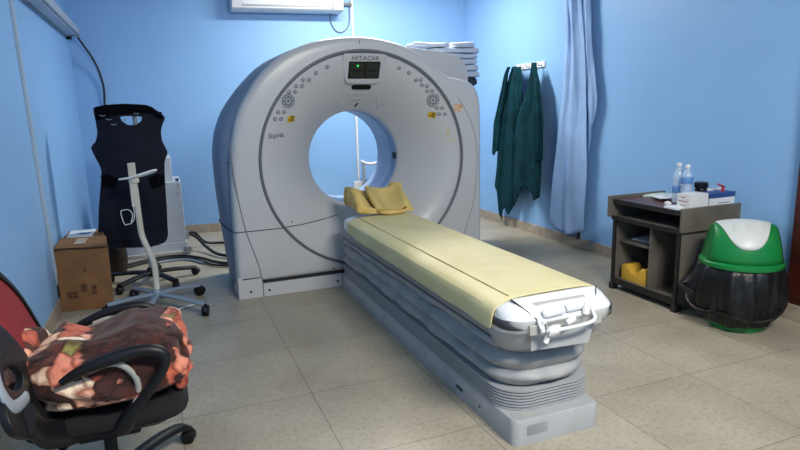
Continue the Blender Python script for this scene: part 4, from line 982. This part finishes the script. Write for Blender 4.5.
# back: red mesh panel held in a wide black frame, in the (y, z) plane
def back_x(bm, x0=-.45, curve=.0):
    bmesh.ops.triangulate(bm, faces=bm.faces)
    for _ in range(4):
        ed = [e for e in bm.edges if e.calc_length() > .06]
        if not ed: break
        bmesh.ops.subdivide_edges(bm, edges=ed, cuts=1); bmesh.ops.triangulate(bm, faces=bm.faces)
    for v in bm.verts:
        t = v.co.y-2.14
        v.co.x += .004-.10*t-.30*(v.co.z-.55)
    return bm
YZP = frame_mat((-.45, 0, 0), (0,1,0), (0,0,1))
OUTB = [(2.50,.54),(2.522,.584),(2.515,.646),(2.489,.741),(2.43,.817),(2.344,.883),(2.24,.95),(2.08,1.0),(1.9,1.0),(1.76,.95),(1.71,.86),(1.745,.80),(1.765,.75),(1.70,.705),(1.65,.672),(1.631,.631),(1.672,.588),(1.79,.522),(1.93,.475),(2.1,.465),(2.3,.475),(2.45,.50)]
HOLE = [(2.505,.584),(2.497,.646),(2.470,.735),(2.415,.803),(2.33,.865),(2.22,.925),(2.08,.968),(1.92,.965),(1.84,.925),(1.86,.87),(1.94,.83),(2.002,.797),(2.071,.728),(2.112,.654),(2.10,.593),(2.11,.545),(2.25,.52),(2.44,.53)]
SLOT = [(1.76,.712),(1.825,.730),(1.925,.695),(1.96,.648),(1.885,.636),(1.79,.665)]
obj('back_frame', back_x(prism([smooth2(OUTB, 2), smooth2(HOLE, 2), smooth2(SLOT, 2)], .016, YZP, bevel=.003)), BLACK, oc, autos=50)
HR = [(2.14+(y-2.14)*1.02, .72+(z-.72)*1.02) for y, z in smooth2(HOLE, 2)]
obj('mesh_back', back_x(prism([HR], .008, frame_mat((-.452, 0, 0), (0,1,0), (0,0,1)))), RED, oc, autos=50)
obj('lumbar_support', T([Vector((-.44-.10*(y-2.14)-.30*(z-.55)+.004, y, z)) for y, z in ((1.83,.775),(1.76,.765),(1.695,.72),(1.70,.665),(1.77,.635),(1.86,.615))], .018, n=12, sm=5, flat=(.010,.020), up=(1,0,0)), GREYP, oc, smooth=True)
obj('back_bracket', T([Vector((-.435,2.15,.50)), Vector((-.44,2.15,.41)), Vector((-.42,2.16,.365)), Vector((-.32,2.18,.355))], .03, n=12, sm=4, flat=(.06,.014), up=(0,1,0)), BLACK, oc, smooth=True)
obj('back_wing', T([Vector((-.40,1.75,.60)), Vector((-.40,1.83,.52)), Vector((-.39,1.92,.46)), Vector((-.35,2.02,.41)), Vector((-.30,2.1,.39))], .03, n=12, sm=5, flat=(.016,.045), up=(1,0,0)), BLACK, oc, smooth=True)
# armrests
def arm(y, s, ox, oz):
    sh = lambda L: [(a+ox, b, c+oz) for a, b, c in L]
    pad = obj('armrest', T(sh([(-.345,y,.622),(-.30,y,.645),(-.23,y-.003*s,.668),(-.15,y,.682),(-.09,y,.680),(-.058,y,.662),(-.055,y,.628),(-.085,y+.01*s,.575),(-.13,y+.03*s,.515),(-.175,y+.045*s,.455),(-.20,y+.07*s,.41),(-.22,y+.12*s,.385)]), [.010,.016,.019,.020,.020,.019,.016,.016,.020,.026,.028,.02], n=14, sm=5, flat=None), BLACK, oc, smooth=True)
    obj('inner_trim', T(sh([(-.27,y+.012*s,.640),(-.215,y+.012*s,.653),(-.175,y+.012*s,.640),(-.145,y+.02*s,.595),(-.140,y+.028*s,.545),(-.155,y+.03*s,.50)]), .012, n=10, sm=5, flat=(.008,.0095), up=(0,1,0)), mat('trim_grey_'+str(s), '#9a9a94', .5, var=.02), pad, smooth=True)
arm(1.905, 1, 0, 0); arm(2.455, -1, -.035, -.02)

# ================================================================== blanket
def in_lump():
    bm = NB(); bmesh.ops.create_icosphere(bm, subdivisions=6, radius=1)
    lay = bm.verts.layers.float.new('floral')
    for v in bm.verts:
        p = v.co.copy()
        f = lambda t, e: math.copysign(abs(t)**e, t)
        # super-ellipsoid
        q = Vector((f(p.x, .62), f(p.y, .62), f(p.z, .72)))
        m_ = max(abs(q.x), abs(q.y)); 
        x = -.235+q.x*.262; y = 2.178+q.y*.24
        prof = interp([(-.52,.600),(-.46,.655),(-.38,.672),(-.30,.662),(-.22,.675),(-.14,.70),(-.07,.70),(-.01,.672),(.04,.64)], x)
        zb = .470
        z = zb+(prof-zb)*(q.z*.5+.5)
        # sag toward near side
        n0 = Vector((p.x, p.y, p.z*.8)).normalized()
        # broad folds: diagonal ridges on top
        r1 = abs(noise.noise(Vector((x*5.5+y*3, y*3.0-x*2, 1.7)))); r2 = noise.noise(Vector((x*14, y*9, z*14+3)))
        dsp = .055*(.28-r1)+.020*r2+.006*noise.noise(Vector((x*40, y*40, z*40)))
        # layered sides
        side = 1-abs(n0.z)
        dsp += .012*math.sin((z-.46)*75+5*noise.noise(Vector((x*4, y*4, 0))))*side
        co = Vector((x, y, z))+n0*dsp*(1 if n0.z > -.3 else .15)
        co.z = max(co.z, .472 if (-.47 < co.x < -.02) else .45)
        v.co = co
        # floral mask: brown plush in the top middle, floral at left, low near side and right face
        X = co.x+.05*noise.noise(Vector((co.y*6, co.z*8, 2)))
        top = 1 if (-.30 < X < -.03 and co.z > .61) or (-.20 < X < -.06 and co.z > .53) else 0
        mid = 0
        v[lay] = 0.0 if (top or mid) else 1.0
    return bm
blk = in_lump()
o = obj('blanket', blk, BLANKET, smooth=True, label='folded plush blanket, dark brown with pink and cream floral pattern, on office chair', cat='blanket')
sm = o.modifiers.new('sm', 'SMOOTH'); sm.factor = .5; sm.iterations = 2
# hanging folded end on the right (front of the seat)
bm = NB(); rows = []
lay = None
for j in range(31):
    t = j/30; row = []
    for i in range(25):
        s = i/24
        z = .672-.20*t+.01*math.sin(3*s)
        y = 2.04+.30*s+.012*math.sin(6*t)
        x = -.036+.028*math.sin(PI*t)**.6+.014*math.sin(9*s+2*t)+.010*noise.noise(Vector((s*6, t*6, 0)))-(.02 if t < .05 else 0)
        row.append(Vector((x, y, z)))
    rows.append(row)
rings(bm, rows, closed=False, cap=False)
lay = bm.verts.layers.float.new('floral')
for v in bm.verts: v[lay] = 1.0
obj('folded_end', bm, BLANKET, o, smooth=True, solid=.028, subsurf=1)
# rolled left end
bm = NB(); tube(bm, [(-.50,1.99,.56),(-.515,2.08,.60),(-.515,2.2,.625),(-.50,2.32,.62),(-.46,2.40,.58)], [.045,.058,.062,.058,.04], n=20, sm=5)
lay = bm.verts.layers.float.new('floral')
for v in bm.verts:
    v[lay] = 1.0; v.co += Vector((1, 0, 1))*noise.noise(v.co*14)*.014
obj('rolled_end', bm, BLANKET, o, smooth=True)
# ================================================================== lights
def area(name, loc, sx, sy, power, col=(1,1,1), rot=(0,0,0)):
    l = bpy.data.lights.new(name, 'AREA'); l.shape = 'RECTANGLE'; l.size = sx; l.size_y = sy; l.energy = power; l.color = col
    ob = bpy.data.objects.new(name, l); ob.location = loc; ob.rotation_euler = rot; C.objects.link(ob); return ob
area('ceiling_lamp_or_fill', (2.1, 5.75, CZ-.05), 1.3, .3, 112, (1,.95,.87))
area('ceiling_lamp_or_fill', (1.5, -.2, CZ-.05), 1.3, .6, 225, (1,.94,.85), (math.radians(25), 0, 0))  # fill light added near the camera to brighten the front faces
w = bpy.data.worlds.new('World'); bpy.context.scene.world = w; w.use_nodes = True
w.node_tree.nodes['Background'].inputs[0].default_value = (.6, .75, 1, 1); w.node_tree.nodes['Background'].inputs[1].default_value = .3

# ================================================================== camera
yaw, pit, rol = 3.75992383e-01, -1.95475689e-01, -2.64092029e-02
cy, sy, cp, sp, cr, sr = math.cos(yaw), math.sin(yaw), math.cos(pit), math.sin(pit), math.cos(rol), math.sin(rol)
f = Vector((sy*cp, cy*cp, sp)); r = Vector((cy, -sy, 0)); u = r.cross(f)
r2 = r*cr+u*sr; u2 = u*cr-r*sr
cam = bpy.data.cameras.new('camera'); co = bpy.data.objects.new('camera', cam); C.objects.link(co)
Mx = Matrix((r2, u2, -f)).transposed().to_4x4(); Mx.translation = Vector((0, 0, 1.4)); co.matrix_world = Mx
cam.sensor_fit = 'HORIZONTAL'; cam.sensor_width = 36; cam.lens = 594.28/800*36; cam.clip_start = .05
bpy.context.scene.camera = co
sc = bpy.context.scene
sc.view_settings.view_transform = 'Standard'; sc.view_settings.look = 'None'; sc.view_settings.exposure = .07
